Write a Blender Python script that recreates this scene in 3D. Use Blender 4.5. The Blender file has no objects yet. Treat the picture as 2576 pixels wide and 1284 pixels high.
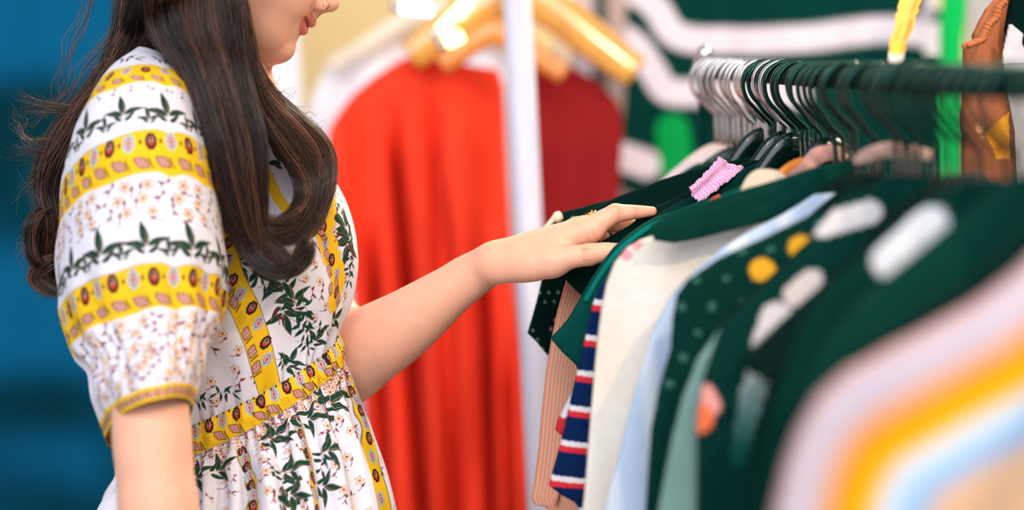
import bpy, bmesh, math, random
import numpy as np
from mathutils import Matrix, Vector
random.seed(7); RNG = np.random.default_rng(7)
FPX = 6000.0; CX, CY = 1288.0, 642.0
scene = bpy.context.scene; COL = scene.collection
# ---------------------------------------------------------------- camera
PITCH, ROLL = math.radians(5.3), math.radians(-3.2)
CAMPOS = Vector((0, 0, 1.50))
CM = Matrix.Translation(CAMPOS) @ Matrix.Rotation(math.pi/2-PITCH, 4, 'X') @ Matrix.Rotation(ROLL, 4, 'Z')
cd = bpy.data.cameras.new('camera'); cam = bpy.data.objects.new('camera', cd); COL.objects.link(cam)
cam.matrix_world = CM; cd.sensor_width = 36; cd.lens = 36*FPX/2576; cd.clip_start = .05; cd.clip_end = 100
cd.dof.use_dof = True; cd.dof.focus_distance = 2.70; cd.dof.aperture_fstop = (cd.lens/1000)/0.052
scene.camera = cam
CR = np.array(CM.to_3x3()); CT = np.array(CAMPOS)
def P(px, py, d):
    "point of the place seen at photo pixel px,py at d metres along the view axis"
    px = np.asarray(px, float); py = np.asarray(py, float); d = np.asarray(d, float)
    c = np.stack([(px-CX)/FPX*d, (CY-py)/FPX*d, -d+0*px], -1)
    return c @ CR.T + CT
def PA(a):
    a = np.asarray(a, float); return P(a[..., 0], a[..., 1], a[..., 2])
def hexc(h):
    h = h.lstrip('#'); v = [int(h[i:i+2], 16)/255 for i in (0, 2, 4)]
    return np.array([x/12.92 if x <= .04045 else ((x+.055)/1.055)**2.4 for x in v])
# ---------------------------------------------------------------- objects
def link(o, parent=None):
    COL.objects.link(o)
    if parent is not None: o.parent = parent
    return o
def tag(o, label=None, cat=None, group=None, kind=None):
    if label: o['label'] = label
    if cat: o['category'] = cat
    if group: o['group'] = group
    if kind: o['kind'] = kind
    return o
def empty(name, loc=(0, 0, 0)):
    o = bpy.data.objects.new(name, None); o.location = loc; o.empty_display_size = .05
    return link(o)
def mesh_np(name, V, F, mat, parent=None, smooth=True, col=None, local=True):
    """V (n,3) array, F (m,4) or (m,3) int array (or list of arrays)"""
    V = np.asarray(V, np.float32).reshape(-1, 3)
    if parent is not None and local:
        pm = np.array(parent_world(parent).inverted()); V = (V @ pm[:3, :3].T + pm[:3, 3]).astype(np.float32)
    Fs = F if isinstance(F, list) else [F]
    me = bpy.data.meshes.new(name)
    me.vertices.add(len(V)); me.vertices.foreach_set('co', V.ravel())
    tot = np.concatenate([np.full(len(f), f.shape[1], np.int32) for f in Fs])
    loops = np.concatenate([f.astype(np.int32).ravel() for f in Fs])
    me.loops.add(len(loops)); me.loops.foreach_set('vertex_index', loops)
    me.polygons.add(len(tot)); st = np.concatenate([[0], np.cumsum(tot)[:-1]]).astype(np.int32)
    me.polygons.foreach_set('loop_start', st)
    try: me.polygons.foreach_set('loop_total', tot)
    except Exception: pass
    me.update(calc_edges=True); me.validate()
    me.polygons.foreach_set('use_smooth', np.full(len(me.polygons), smooth))
    if col is not None:
        a = me.color_attributes.new('Col', 'FLOAT_COLOR', 'POINT')
        c = np.ones((len(V), 4), np.float32); c[:, :3] = col
        a.data.foreach_set('color', c.ravel())
    if mat: me.materials.append(mat)
    o = bpy.data.objects.new(name, me); link(o, parent)
    return o
def parent_world(o):
    m = Matrix.Translation(o.location) @ o.rotation_euler.to_matrix().to_4x4()
    return parent_world(o.parent) @ m if o.parent else m
def grid_faces(nr, nc, closed=True):
    "rows nr, columns nc, closed round the columns"
    r = np.arange(nr-1)[:, None]; c = np.arange(nc if closed else nc-1)[None, :]; c2 = (c+1) % nc
    return np.stack([r*nc+c, r*nc+c2, (r+1)*nc+c2, (r+1)*nc+c], -1).reshape(-1, 4)
def catmull(K, t):
    "K (n,...) key values, t array in [0,n-1]"
    K = np.asarray(K, float); n = len(K); t = np.clip(np.asarray(t, float), 0, n-1-1e-9)
    i = np.floor(t).astype(int); f = t-i; f = f.reshape(f.shape+(1,)*(K.ndim-1))
    g = lambda j: K[np.clip(j, 0, n-1)]
    p0 = np.where((i-1 < 0).reshape(f.shape), 2*g(i)-g(i+1), g(i-1)); p1 = g(i); p2 = g(i+1)
    p3 = np.where((i+2 > n-1).reshape(f.shape), 2*g(i+1)-g(i), g(i+2))
    return .5*(2*p1+(p2-p0)*f+(2*p0-5*p1+4*p2-p3)*f*f+(3*p1-p0-3*p2+p3)*f**3)
def tube(path, rad, n=8, flat=None, cap=True):
    "path (k,3); rad scalar or (k,) ; flat = (vector, factor) squashes the section along vector"
    path = np.asarray(path, float); k = len(path); rad = np.broadcast_to(np.asarray(rad, float), (k,))
    T = np.gradient(path, axis=0); T /= np.linalg.norm(T, axis=1, keepdims=True)+1e-12
    up = np.array([0, 0, 1.]) if flat is None else np.asarray(flat[0], float)
    if flat is None and abs(T[0] @ up) > .9: up = np.array([0, 1., 0])
    V = []
    a = None
    for i in range(k):
        if flat is not None or a is None: a = up-T[i]*(up @ T[i])
        else: a = a-T[i]*(a @ T[i])
        a = a/(np.linalg.norm(a)+1e-12); b = np.cross(T[i], a); th = np.linspace(0, 2*math.pi, n, endpoint=False)[:, None]
        fa = 1 if flat is None else flat[1]
        V.append(path[i]+rad[i]*(np.cos(th)*a*fa+np.sin(th)*b))
    V = np.concatenate(V); F = [grid_faces(k, n)]
    if cap: F += [np.arange(n)[None, ::-1], (np.arange(n)+(k-1)*n)[None, :]]
    return V, F
class MB:
    "collects shapes for ONE part"
    def __init__(s): s.V = []; s.F = {}; s.n = 0; s.C = []
    def add(s, VF, col=None):
        V, F = VF
        F = F if isinstance(F, list) else [F]
        for f in F:
            s.F.setdefault(f.shape[1], []).append(f+s.n)
        s.V.append(V); s.n += len(V)
        s.C.append(np.broadcast_to(np.asarray(col if col is not None else (1, 1, 1), float), (len(V), 3)))
        return s
    def build(s, name, mat, parent=None, smooth=True, usecol=False):
        return mesh_np(name, np.concatenate(s.V), [np.concatenate(v) for v in s.F.values()], mat, parent, smooth,
                       np.concatenate(s.C) if usecol else None)
def box(c, h, ax=None):
    c = np.asarray(c, float); h = np.asarray(h, float)
    q = np.array([[x, y, z] for x in (-1, 1) for y in (-1, 1) for z in (-1, 1)], float)*h
    if ax is not None: q = q @ np.asarray(ax, float)
    return q+c, np.array([[0, 1, 3, 2], [4, 6, 7, 5], [0, 4, 5, 1], [2, 3, 7, 6], [0, 2, 6, 4], [1, 5, 7, 3]])
def ball(c, r, n=16, m=10, ax=None):
    th = np.linspace(0, 2*math.pi, n, endpoint=False); ph = np.linspace(0.02, math.pi-.02, m)
    q = np.array([[math.sin(p)*math.cos(t), math.sin(p)*math.sin(t), math.cos(p)] for p in ph for t in th])*np.asarray(r, float)
    if ax is not None: q = q @ np.asarray(ax, float)
    return q+np.asarray(c, float), [grid_faces(m, n)[:, ::-1], np.arange(n)[None, :], (np.arange(n)+(m-1)*n)[None, ::-1]]
# ---------------------------------------------------------------- smooth value noise
def vnoise(x, y, seed=0):
    x = np.asarray(x, float); y = np.asarray(y, float)
    xi = np.floor(x).astype(int); yi = np.floor(y).astype(int); fx = x-xi; fy = y-yi
    fx = fx*fx*(3-2*fx); fy = fy*fy*(3-2*fy)
    h = lambda a, b: np.modf(np.abs(np.sin(a*127.1+b*311.7+seed*74.7)*43758.5453))[0]
    return (h(xi, yi)*(1-fx)+h(xi+1, yi)*fx)*(1-fy)+(h(xi, yi+1)*(1-fx)+h(xi+1, yi+1)*fx)*fy-.5
# ---------------------------------------------------------------- materials
def mat(name, color=(.8, .8, .8), rough=.7, metal=0., spec=.5, usecol=False, bump=None, mott=None, sheen=0, sss=0, emit=None, coat=0, trans=0):
    m = bpy.data.materials.new(name); m.use_nodes = True; nt = m.node_tree; N = nt.nodes; L = nt.links
    b = N['Principled BSDF']
    color = hexc(color) if isinstance(color, str) else np.asarray(color, float)
    b.inputs['Base Color'].default_value = (*color, 1); b.inputs['Roughness'].default_value = rough
    b.inputs['Metallic'].default_value = metal; b.inputs['Specular IOR Level'].default_value = spec
    if sheen: b.inputs['Sheen Weight'].default_value = sheen
    if coat: b.inputs['Coat Weight'].default_value = coat; b.inputs['Coat Roughness'].default_value = .08
    if trans: b.inputs['Transmission Weight'].default_value = trans
    if sss:
        b.inputs['Subsurface Weight'].default_value = sss; b.inputs['Subsurface Radius'].default_value = (1, .35, .18)
        b.inputs['Subsurface Scale'].default_value = .012
    if emit is not None:
        b.inputs['Emission Color'].default_value = (*hexc(emit[0]), 1); b.inputs['Emission Strength'].default_value = emit[1]
    tc = N.new('ShaderNodeTexCoord'); src = None
    if usecol:
        at = N.new('ShaderNodeAttribute'); at.attribute_name = 'Col'; src = at.outputs['Color']
    if mott is None: mott = (30, .12)
    nz = N.new('ShaderNodeTexNoise'); nz.inputs['Scale'].default_value = mott[0]; nz.inputs['Detail'].default_value = 4
    L.new(tc.outputs['Object'], nz.inputs['Vector'])
    mr = N.new('ShaderNodeMapRange'); mr.inputs['To Min'].default_value = 1-mott[1]; mr.inputs['To Max'].default_value = 1+mott[1]
    mr.inputs['From Min'].default_value = .25; mr.inputs['From Max'].default_value = .75
    L.new(nz.outputs['Fac'], mr.inputs['Value'])
    mx = N.new('ShaderNodeVectorMath'); mx.operation = 'SCALE'
    if src: L.new(src, mx.inputs[0])
    else: mx.inputs[0].default_value = tuple(color)
    L.new(mr.outputs['Result'], mx.inputs['Scale']); L.new(mx.outputs['Vector'], b.inputs['Base Color'])
    if bump:
        kind, sc, st, dist = bump
        if kind == 'noise':
            t = N.new('ShaderNodeTexNoise'); t.inputs['Scale'].default_value = sc; t.inputs['Detail'].default_value = 3; o = t.outputs['Fac']
        elif kind == 'wave':
            t = N.new('ShaderNodeTexWave'); t.inputs['Scale'].default_value = sc; t.inputs['Distortion'].default_value = .6; o = t.outputs['Fac']
        else:
            t = N.new('ShaderNodeTexVoronoi'); t.inputs['Scale'].default_value = sc; o = t.outputs['Distance']
        L.new(tc.outputs['Object'], t.inputs['Vector'])
        bp = N.new('ShaderNodeBump'); bp.inputs['Strength'].default_value = st; bp.inputs['Distance'].default_value = dist
        L.new(o, bp.inputs['Height']); L.new(bp.outputs['Normal'], b.inputs['Normal'])
    return m
# ================================================================ PERSON : body as one smooth implicit surface
person = empty('person', tuple(P(560, 2700, 2.75)*np.array([1, 1, 0])))
tag(person, 'person with long wavy dark brown hair in a floral print dress, one hand on clothes', 'person')
PR = []   # primitives: ('c',A,B,ra,rb,k) round cones, ('e',C,R(3x3 rows axes),radii,k)
def cone(a, b, ra, rb, k=.01, m=False):
    "a,b = (px,py,depth) ; radii in photo px at that depth (or metres if m)"
    if not m: ra = ra*a[2]/FPX; rb = rb*b[2]/FPX
    PR.append(('c', P(*a), P(*b), ra, rb, k))
def chain(pts, k=.01):
    q = np.array(pts, float); n = (len(q)-1)*4+1
    if len(q) > 2: q = catmull(q, np.linspace(0, len(q)-1, n))
    W = P(q[:, 0], q[:, 1], q[:, 2]); R = q[:, 3]*q[:, 2]/FPX
    PR.append(('g', W, R, k, W.mean(0), np.linalg.norm(W-W.mean(0), axis=1).max()+R.max()))
def imgaxes(deg):
    "rows: image direction rotated deg below horizontal-right, its perpendicular up, towards camera"
    r = CR[:, 0]; u = CR[:, 1]; c, s = math.cos(math.radians(deg)), math.sin(math.radians(deg))
    return np.array([r*c-u*s, r*s+u*c, CR[:, 2]])
def ell(c, radii, deg=0, k=.01, neg=False):
    "radii px: along, across, and in depth"
    PR.append(('n' if neg else 'e', P(*c), imgaxes(deg), np.array(radii, float)*c[2]/FPX, k))
# --- head (centre line at depth 2.70; bowed ~24 deg)
HM = 2.70
ell((600, -210, HM), (215, 190, 165), 24, .01)                    # cranium
ell((690, -60, HM), (130, 150, 142), 24, .03)                     # face mass
for s in (-1, 1):
    cone((594, -8, HM+s*.048), (684, 92, HM+s*.016), 42, 38, .02)     # jaw line
    ell((700, -20, HM+s*.030), (62, 78, 62), 24, .03)             # cheek
    ell((652, 58, HM+s*.026), (62, 56, 52), 40, .02)              # lower cheek
    ell((765, -128, HM+s*.032), (30, 22, 26), 24, .01)            # eye ball area
    cone((762, -165, HM+s*.045), (800, -160, HM+s*.012), 20, 22, .015)  # brow
    ell((805, 10, HM+s*.0155), (20, 16, 13), 30, .007)             # nostril wing
cone((692, 62, HM), (703, 116, HM), 56, 36, .015)                 # chin
ell((706, 121, HM), (32, 34, 42), 20, .008)
ell((712, 66, HM), (38, 40, 56), 30, .012)                         # mouth mound
ell((735, 40, HM), (40, 32, 50), 30, .012)
cone((798, -120, HM), (823, -12, HM), 18, 19, .02)                # nose bridge
ell((829, 6, HM), (25, 23, 26), 25, .01)                          # nose tip
cone((798, 20, HM), (782, 44, HM), 15, 13, .010)                  # philtrum
for s in (-1, 1):                                                 # lips: ribbons from the middle to the corners
    cone((783, 57, HM), (771, 39, HM+s*.015), 11.5, 10, .002)
    cone((771, 39, HM+s*.015), (757, 26, HM+s*.0245), 10, 5, .002)
    cone((762, 75, HM), (752, 55, HM+s*.014), 13, 12, .002)
    cone((752, 55, HM+s*.014), (752, 33, HM+s*.024), 12, 5, .002)
ell((818, 13, HM-.0165), (10, 6, 12), 35, .003, neg=True)             # nostrils
ell((818, 13, HM+.0165), (10, 6, 12), 35, .003, neg=True)
# neck, chest, hips (all under hair and dress)
cone((575, 20, 2.72), (520, 230, 2.74), 128, 120, .03)
cone((395, 235, 2.62), (600, 300, 2.88), 85, 70, .05)
ell((560, 430, 2.75), (220, 240, 190), 14, .05)
ell((690, 600, 2.72), (120, 110, 90), 14, .04)
ell((700, 590, 2.82), (120, 110, 90), 14, .04)
cone((545, 500, 2.76), (560, 1050, 2.77), 150, 150, .05)
cone((570, 1150, 2.76), (580, 1350, 2.72), 140, 150, .05)
cone((570, 1150, 2.78), (580, 1350, 2.80), 140, 150, .05)
for d in (2.66, 2.84):                                            # legs down to the ground
    cone((590, 1400, d), (620, 2250, d), 150, 110, .03); cone((620, 2250, d), (560, 3150, d+.02), 105, 66, .03)
    w = P(560, 3150, d+.02); 
    PR.append(('c', w, np.array([w[0]+.01, w[1], .045]), .035, .036, .02))
    PR.append(('c', np.array([w[0]-.03, w[1], .035]), np.array([w[0]+.15, w[1]-.01, .028]), .034, .026, .02))
# --- near (right) arm, hanging, partly out of the sleeve
chain([(345, 330, 2.62, 100), (372, 760, 2.53, 98), (378, 1010, 2.46, 97), (384, 1130, 2.44, 101), (400, 1290, 2.43, 86)], .02)
chain([(400, 1290, 2.43, 84), (450, 1480, 2.45, 76), (520, 1680, 2.50, 52)], .03)
chain([(520, 1680, 2.50, 46), (570, 1790, 2.53, 40)], .02)
for i, (dx, dd) in enumerate(((0, -.028), (8, -.008), (6, .012), (-4, .03))):
    chain([(575+dx, 1790, 2.53+dd, 22), (600+dx, 1880, 2.53+dd*1.2, 19), (592+dx, 1950, 2.53+dd*1.2, 16), (570+dx, 1990, 2.53+dd*1.2, 13)], .003)
chain([(560, 1740, 2.50, 24), (610, 1800, 2.475, 21), (625, 1860, 2.47, 17)], .006)
# --- far (left) arm reaching to the rack
chain([(610, 340, 2.88, 80), (735, 640, 2.87, 84), (862, 912, 2.83, 104)], .02)
chain([(862, 910, 2.83, 104), (935, 868, 2.80, 100), (1020, 815, 2.77, 87), (1105, 752, 2.745, 70), (1180, 697, 2.725, 55), (1236, 664, 2.71, 47)], .02)
chain([(1180, 700, 2.735, 50), (1245, 660, 2.728, 44)], .015)
# palm : metacarpals fan out in depth
chain([(1240, 660, 2.70, 46), (1330, 628, 2.692, 40), (1455, 588, 2.688, 34), (1486, 580, 2.688, 32)], .012)
chain([(1245, 655, 2.715, 44), (1340, 618, 2.712, 38), (1470, 572, 2.712, 27)], .010)
chain([(1248, 655, 2.73, 42), (1340, 620, 2.732, 36), (1452, 573, 2.735, 25)], .010)
chain([(1250, 660, 2.74, 38), (1335, 628, 2.75, 32), (1428, 585, 2.757, 24)], .010)
# index
chain([(1478, 582, 2.688, 33), (1512, 558, 2.689, 28), (1548, 537, 2.69, 24)], .006)
chain([(1548, 537, 2.69, 24), (1600, 534, 2.693, 18), (1640, 532, 2.695, 12.5)], .003)
# middle, ring, little: dropping over the far side of the garments
chain([(1470, 572, 2.712, 27), (1540, 562, 2.716, 20)], .006); chain([(1540, 562, 2.716, 20), (1585, 566, 2.718, 17), (1615, 584, 2.718, 13)], .002)
chain([(1452, 572, 2.735, 25), (1503, 556, 2.741, 21)], .005); chain([(1503, 556, 2.741, 20), (1545, 572, 2.742, 17), (1565, 600, 2.742, 13)], .002)
chain([(1428, 585, 2.757, 24), (1485, 575, 2.764, 18)], .005); chain([(1485, 575, 2.764, 17), (1515, 590, 2.765, 15), (1530, 615, 2.765, 12)], .002)
# thumb
chain([(1262, 672, 2.695, 40), (1330, 668, 2.678, 43), (1392, 660, 2.668, 37)], .014)
chain([(1392, 660, 2.668, 36), (1435, 648, 2.664, 30), (1482, 641, 2.662, 27)], .008)
chain([(1482, 641, 2.662, 27), (1520, 634, 2.663, 24), (1556, 628, 2.665, 16)], .004)
cone((1370, 640, 2.676), (1418, 618, 2.684), 26, 14, .012)         # web of the thumb
def sdf(X, prims):
    D = np.full(len(X), 1e3); NEG = []
    for p in prims:
        if p[0] == 'c':
            _, A, B, ra, rb, k = p; ab = B-A; l2 = ab @ ab
            t = np.clip(((X-A) @ ab)/(l2+1e-12), 0, 1)
            d = np.linalg.norm(X-A-t[:, None]*ab, axis=1)-(ra+(rb-ra)*t)
        elif p[0] == 'g':
            d = np.full(len(X), 1e3); k = p[3]
            for A, B, ra, rb in zip(p[1][:-1], p[1][1:], p[2][:-1], p[2][1:]):
                ab = B-A; t = np.clip(((X-A) @ ab)/(ab @ ab+1e-12), 0, 1)
                d = np.minimum(d, np.linalg.norm(X-A-t[:, None]*ab, axis=1)-(ra+(rb-ra)*t))
        else:
            _, C, A3, r, k = p; q = (X-C) @ A3.T
            k0 = np.linalg.norm(q/r, axis=1); k1 = np.linalg.norm(q/(r*r), axis=1)+1e-9; d = k0*(k0-1)/k1
            if p[0] == 'n': NEG.append((d, k)); continue
        h = np.maximum(k-np.abs(D-d), 0)/k; D = np.minimum(D, d)-h*h*k*.25
    for d, k in NEG:
        h = np.maximum(k-np.abs(D+d), 0)/k; D = np.maximum(D, -d)+h*h*k*.25
    return D
def build_body(voxel=.0020):
    bm = bmesh.new()
    PL = []
    for p in PR:
        if p[0] == 'g': PL += [('c', a, b, ra, rb, 0) for a, b, ra, rb in zip(p[1][:-1], p[1][1:], p[2][:-1], p[2][1:])]
        else: PL.append(p)
    for p in PL:
        if p[0] == 'n': continue
        t = bmesh.new()
        if p[0] == 'c':
            for c, r in ((p[1], p[3]), (p[2], p[4])):
                bmesh.ops.create_icosphere(t, subdivisions=2, radius=r, matrix=Matrix.Translation(c))
        else:
            m = Matrix(p[2].T.tolist()).to_4x4(); m.translation = Vector(p[1])
            bmesh.ops.create_icosphere(t, subdivisions=3, radius=1, matrix=m @ Matrix.Diagonal((*p[3], 1)))
        if p[0] == 'c':
            g = bmesh.ops.convex_hull(t, input=t.verts[:])
            kill = [e for e in g['geom_interior'] if isinstance(e, bmesh.types.BMVert)]
            if kill: bmesh.ops.delete(t, geom=kill, context='VERTS')
            hull = set(f for f in g['geom'] if isinstance(f, bmesh.types.BMFace))
            bad = [f for f in t.faces if f not in hull]
            if bad: bmesh.ops.delete(t, geom=bad, context='FACES_ONLY')
        tm = bpy.data.meshes.new('t'); t.to_mesh(tm); t.free(); bm.from_mesh(tm); bpy.data.meshes.remove(tm)
    me = bpy.data.meshes.new('body'); bm.to_mesh(me); bm.free()
    o = bpy.data.objects.new('body', me); COL.objects.link(o)
    md = o.modifiers.new('r', 'REMESH'); md.mode = 'VOXEL'; md.voxel_size = voxel; md.use_smooth_shade = True
    dg = bpy.context.evaluated_depsgraph_get(); ev = o.evaluated_get(dg); m2 = bpy.data.meshes.new_from_object(ev)
    bpy.data.objects.remove(o); bpy.data.meshes.remove(me)
    n = len(m2.vertices); V = np.empty(n*3, np.float32); m2.vertices.foreach_get('co', V); V = V.reshape(-1, 3).astype(float)
    cell = np.floor(V/.05).astype(int); key = cell[:, 0]*1000003+cell[:, 1]*1009+cell[:, 2]
    order = np.argsort(key, kind='stable'); ks = key[order]; cuts = np.flatnonzero(np.diff(ks))+1
    for idx in np.split(order, cuts):
        X = V[idx]; c = X.mean(0); rad = np.linalg.norm(X-c, axis=1).max()+.012; near = []
        for p in PR:
            if p[0] == 'c':
                ab = p[2]-p[1]; t = np.clip((c-p[1]) @ ab/(ab @ ab+1e-12), 0, 1); dd = np.linalg.norm(c-p[1]-t*ab)-max(p[3], p[4])
            elif p[0] == 'g': dd = np.linalg.norm(c-p[4])-p[5]
            else: dd = np.linalg.norm(c-p[1])-p[3].max()
            if dd < rad+.05: near.append(p)
        e = .0006
        for it in range(4):
            d = sdf(X, near)
            g = np.stack([sdf(X+np.eye(3)[j]*e, near)-d for j in range(3)], 1)/e
            X = X-g*(np.clip(d, -.006, .006)/(np.maximum((g*g).sum(1), .3)))[:, None]
        V[idx] = X
    F = np.empty(len(m2.loops), np.int32); m2.loops.foreach_get('vertex_index', F)
    lt = np.empty(len(m2.polygons), np.int32); m2.polygons.foreach_get('loop_total', lt)
    ls = np.empty(len(m2.polygons), np.int32); m2.polygons.foreach_get('loop_start', ls)
    FF = []
    for q in np.unique(lt):
        s = ls[lt == q]; FF.append(F[s[:, None]+np.arange(q)])
    bpy.data.meshes.remove(m2)
    E = np.concatenate([np.stack([f[:, j], f[:, (j+1) % f.shape[1]]], 1) for f in FF for j in range(f.shape[1])]); n = len(V)
    a, b = E[:, 0], E[:, 1]; deg = np.bincount(a, minlength=n)+np.bincount(b, minlength=n)+1e-9
    q = (V-CT) @ CR; px = CX+q[:, 0]/-q[:, 2]*FPX; py = CY-q[:, 1]/-q[:, 2]*FPX
    w = np.where(py > 480, np.clip((1290-px)/80, 0, 1), 0)*.6
    for it in range(45):
        S = np.stack([np.bincount(a, V[b, j], n)+np.bincount(b, V[a, j], n) for j in range(3)], 1)/deg[:, None]
        V = V+(S-V)*w[:, None]
    return V, FF
def segd(X, A, B):
    ab = B-A; t = np.clip(((X-A) @ ab)/(ab @ ab+1e-12), 0, 1); return np.linalg.norm(X-A-t[:, None]*ab, axis=1)
def sm(x, a, b):
    t = np.clip((x-a)/(b-a), 0, 1); return t*t*(3-2*t)
BV, BF = build_body()
# skin colour: lips, nails, flushed finger joints; mouth and cheek shade painted in
skin = hexc('#F4B69B'); bc = np.tile(skin, (len(BV), 1))
bc *= (1+.05*vnoise(BV[:, 0]*55, BV[:, 2]*55+BV[:, 1]*31, 3))[:, None]
def tint(mask, c, amt=1.):
    global bc
    bc = bc+(hexc(c)-bc)*(mask*amt)[:, None]
lipmask = np.zeros(len(BV))
for s in (-1, 1):
    for a, b, r in (((783, 57, HM), (771, 39, HM+s*.015), .0058), ((771, 39, HM+s*.015), (757, 27, HM+s*.0245), .0046),
                    ((762, 75, HM), (752, 55, HM+s*.014), .0082), ((752, 55, HM+s*.014), (752, 34, HM+s*.024), .0068)):
        lipmask = np.maximum(lipmask, 1-sm(segd(BV, P(*a), P(*b)), r, r+.0012))
tint(lipmask, '#DC7B70')
for s in (-1, 1):
    for a, b, r, q, am in (((758, 22, HM+s*.027), (768, 44, HM+s*.021), .0012, '#7A3A34', .8), ((768, 44, HM+s*.021), (776, 67, HM+s*.004), .0013, '#8A3A38', .8),
                       ((758, 22, HM+s*.027), (778, 10, HM+s*.026), .0022, '#A5583F', .5), ((778, 10, HM+s*.026), (798, -14, HM+s*.022), .0028, '#B86C50', .4)):
        tint(1-sm(segd(BV, P(*a), P(*b)), r, r*2.6), q, am)  # mouth line and smile fold: crease shade painted as darker skin
    tint(1-sm(np.linalg.norm(BV-P(819, 12, HM+s*.0115), axis=1), .0035, .0050), '#3A1A18')  # nostril hollow darkened in the skin colour
for j in ((1548, 537, 2.69), (1486, 582, 2.688), (1640, 532, 2.695), (1482, 641, 2.662), (1600, 534, 2.693)):
    tint(1-sm(np.linalg.norm(BV-P(*j), axis=1), .004, .018), '#E8917A', .45)
for a, b in (((1466, 628, 2.652), (1470, 655, 2.652)), ((1480, 626, 2.652), (1485, 656, 2.652)), ((1473, 627, 2.652), (1478, 655, 2.652))):
    tint(1-sm(segd(BV, P(*a), P(*b)), .0010, .0030), '#B9705A', .45)
for a, b in (((1490, 583, 2.674), (1497, 600, 2.676)), ((1478, 596, 2.674), (1484, 610, 2.676)), ((1555, 520, 2.68), (1556, 548, 2.682)), ((1600, 522, 2.685), (1601, 545, 2.687)),
             ((1440, 618, 2.672), (1400, 622, 2.672)), ((1400, 622, 2.672), (1360, 612, 2.672)), ((1262, 668, 2.69), (1300, 700, 2.675)), ((1240, 700, 2.70), (1262, 668, 2.69))):
    tint(1-sm(segd(BV, P(*a), P(*b)), .0010, .0038), '#C07A62', .35)
for s in (-1, 1):   # eyes (out of frame)
    e = P(782, -128, HM+s*.034); dd = np.linalg.norm(BV-e, axis=1)
    tint(1-sm(dd, .009, .011), '#E8E4E0'); tint(1-sm(np.linalg.norm(BV-P(792, -124, HM+s*.034), axis=1), .004, .005), '#2A1710')
M_skin = mat('skin', usecol=True, rough=.48, spec=.35, sss=.22, bump=('noise', 900, .25, .0004), mott=(60, .04))
body = mesh_np('body', BV, BF, M_skin, person, col=bc)
# gold ring on the ring finger
M_gold = mat('gold', '#E8B060', rough=.22, metal=1, mott=(50, .05))
rc = P(1484, 563, 2.7385); ax = P(1503, 556, 2.741)-P(1452, 572, 2.735); ax /= np.linalg.norm(ax)
u = np.cross(ax, CR[:, 2]); u /= np.linalg.norm(u); w = np.cross(ax, u); th = np.linspace(0, 2*math.pi, 33)[:, None]
R0 = .0100
rg = MB().add(tube(rc+R0*(np.cos(th)*u+np.sin(th)*w), .0009, 8, cap=False))
up = CR[:, 1]
top = P(1487, 545, 2.737)
for dx, h in ((-11, .0045), (-3, .007), (6, .0075)):
    q = top+CR[:, 0]*dx/2222
    rg.add(tube(np.array([q-up*.001, q+up*h*.6+CR[:, 0]*.001, q+up*h+CR[:, 0]*.0025]), [.0012, .0011, .0014], 6))
rg.add(tube(np.array([P(1472, 541, 2.734), P(1500, 533, 2.734)]), .0012, 6))
rg.build('finger_ring', M_gold, person)
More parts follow.
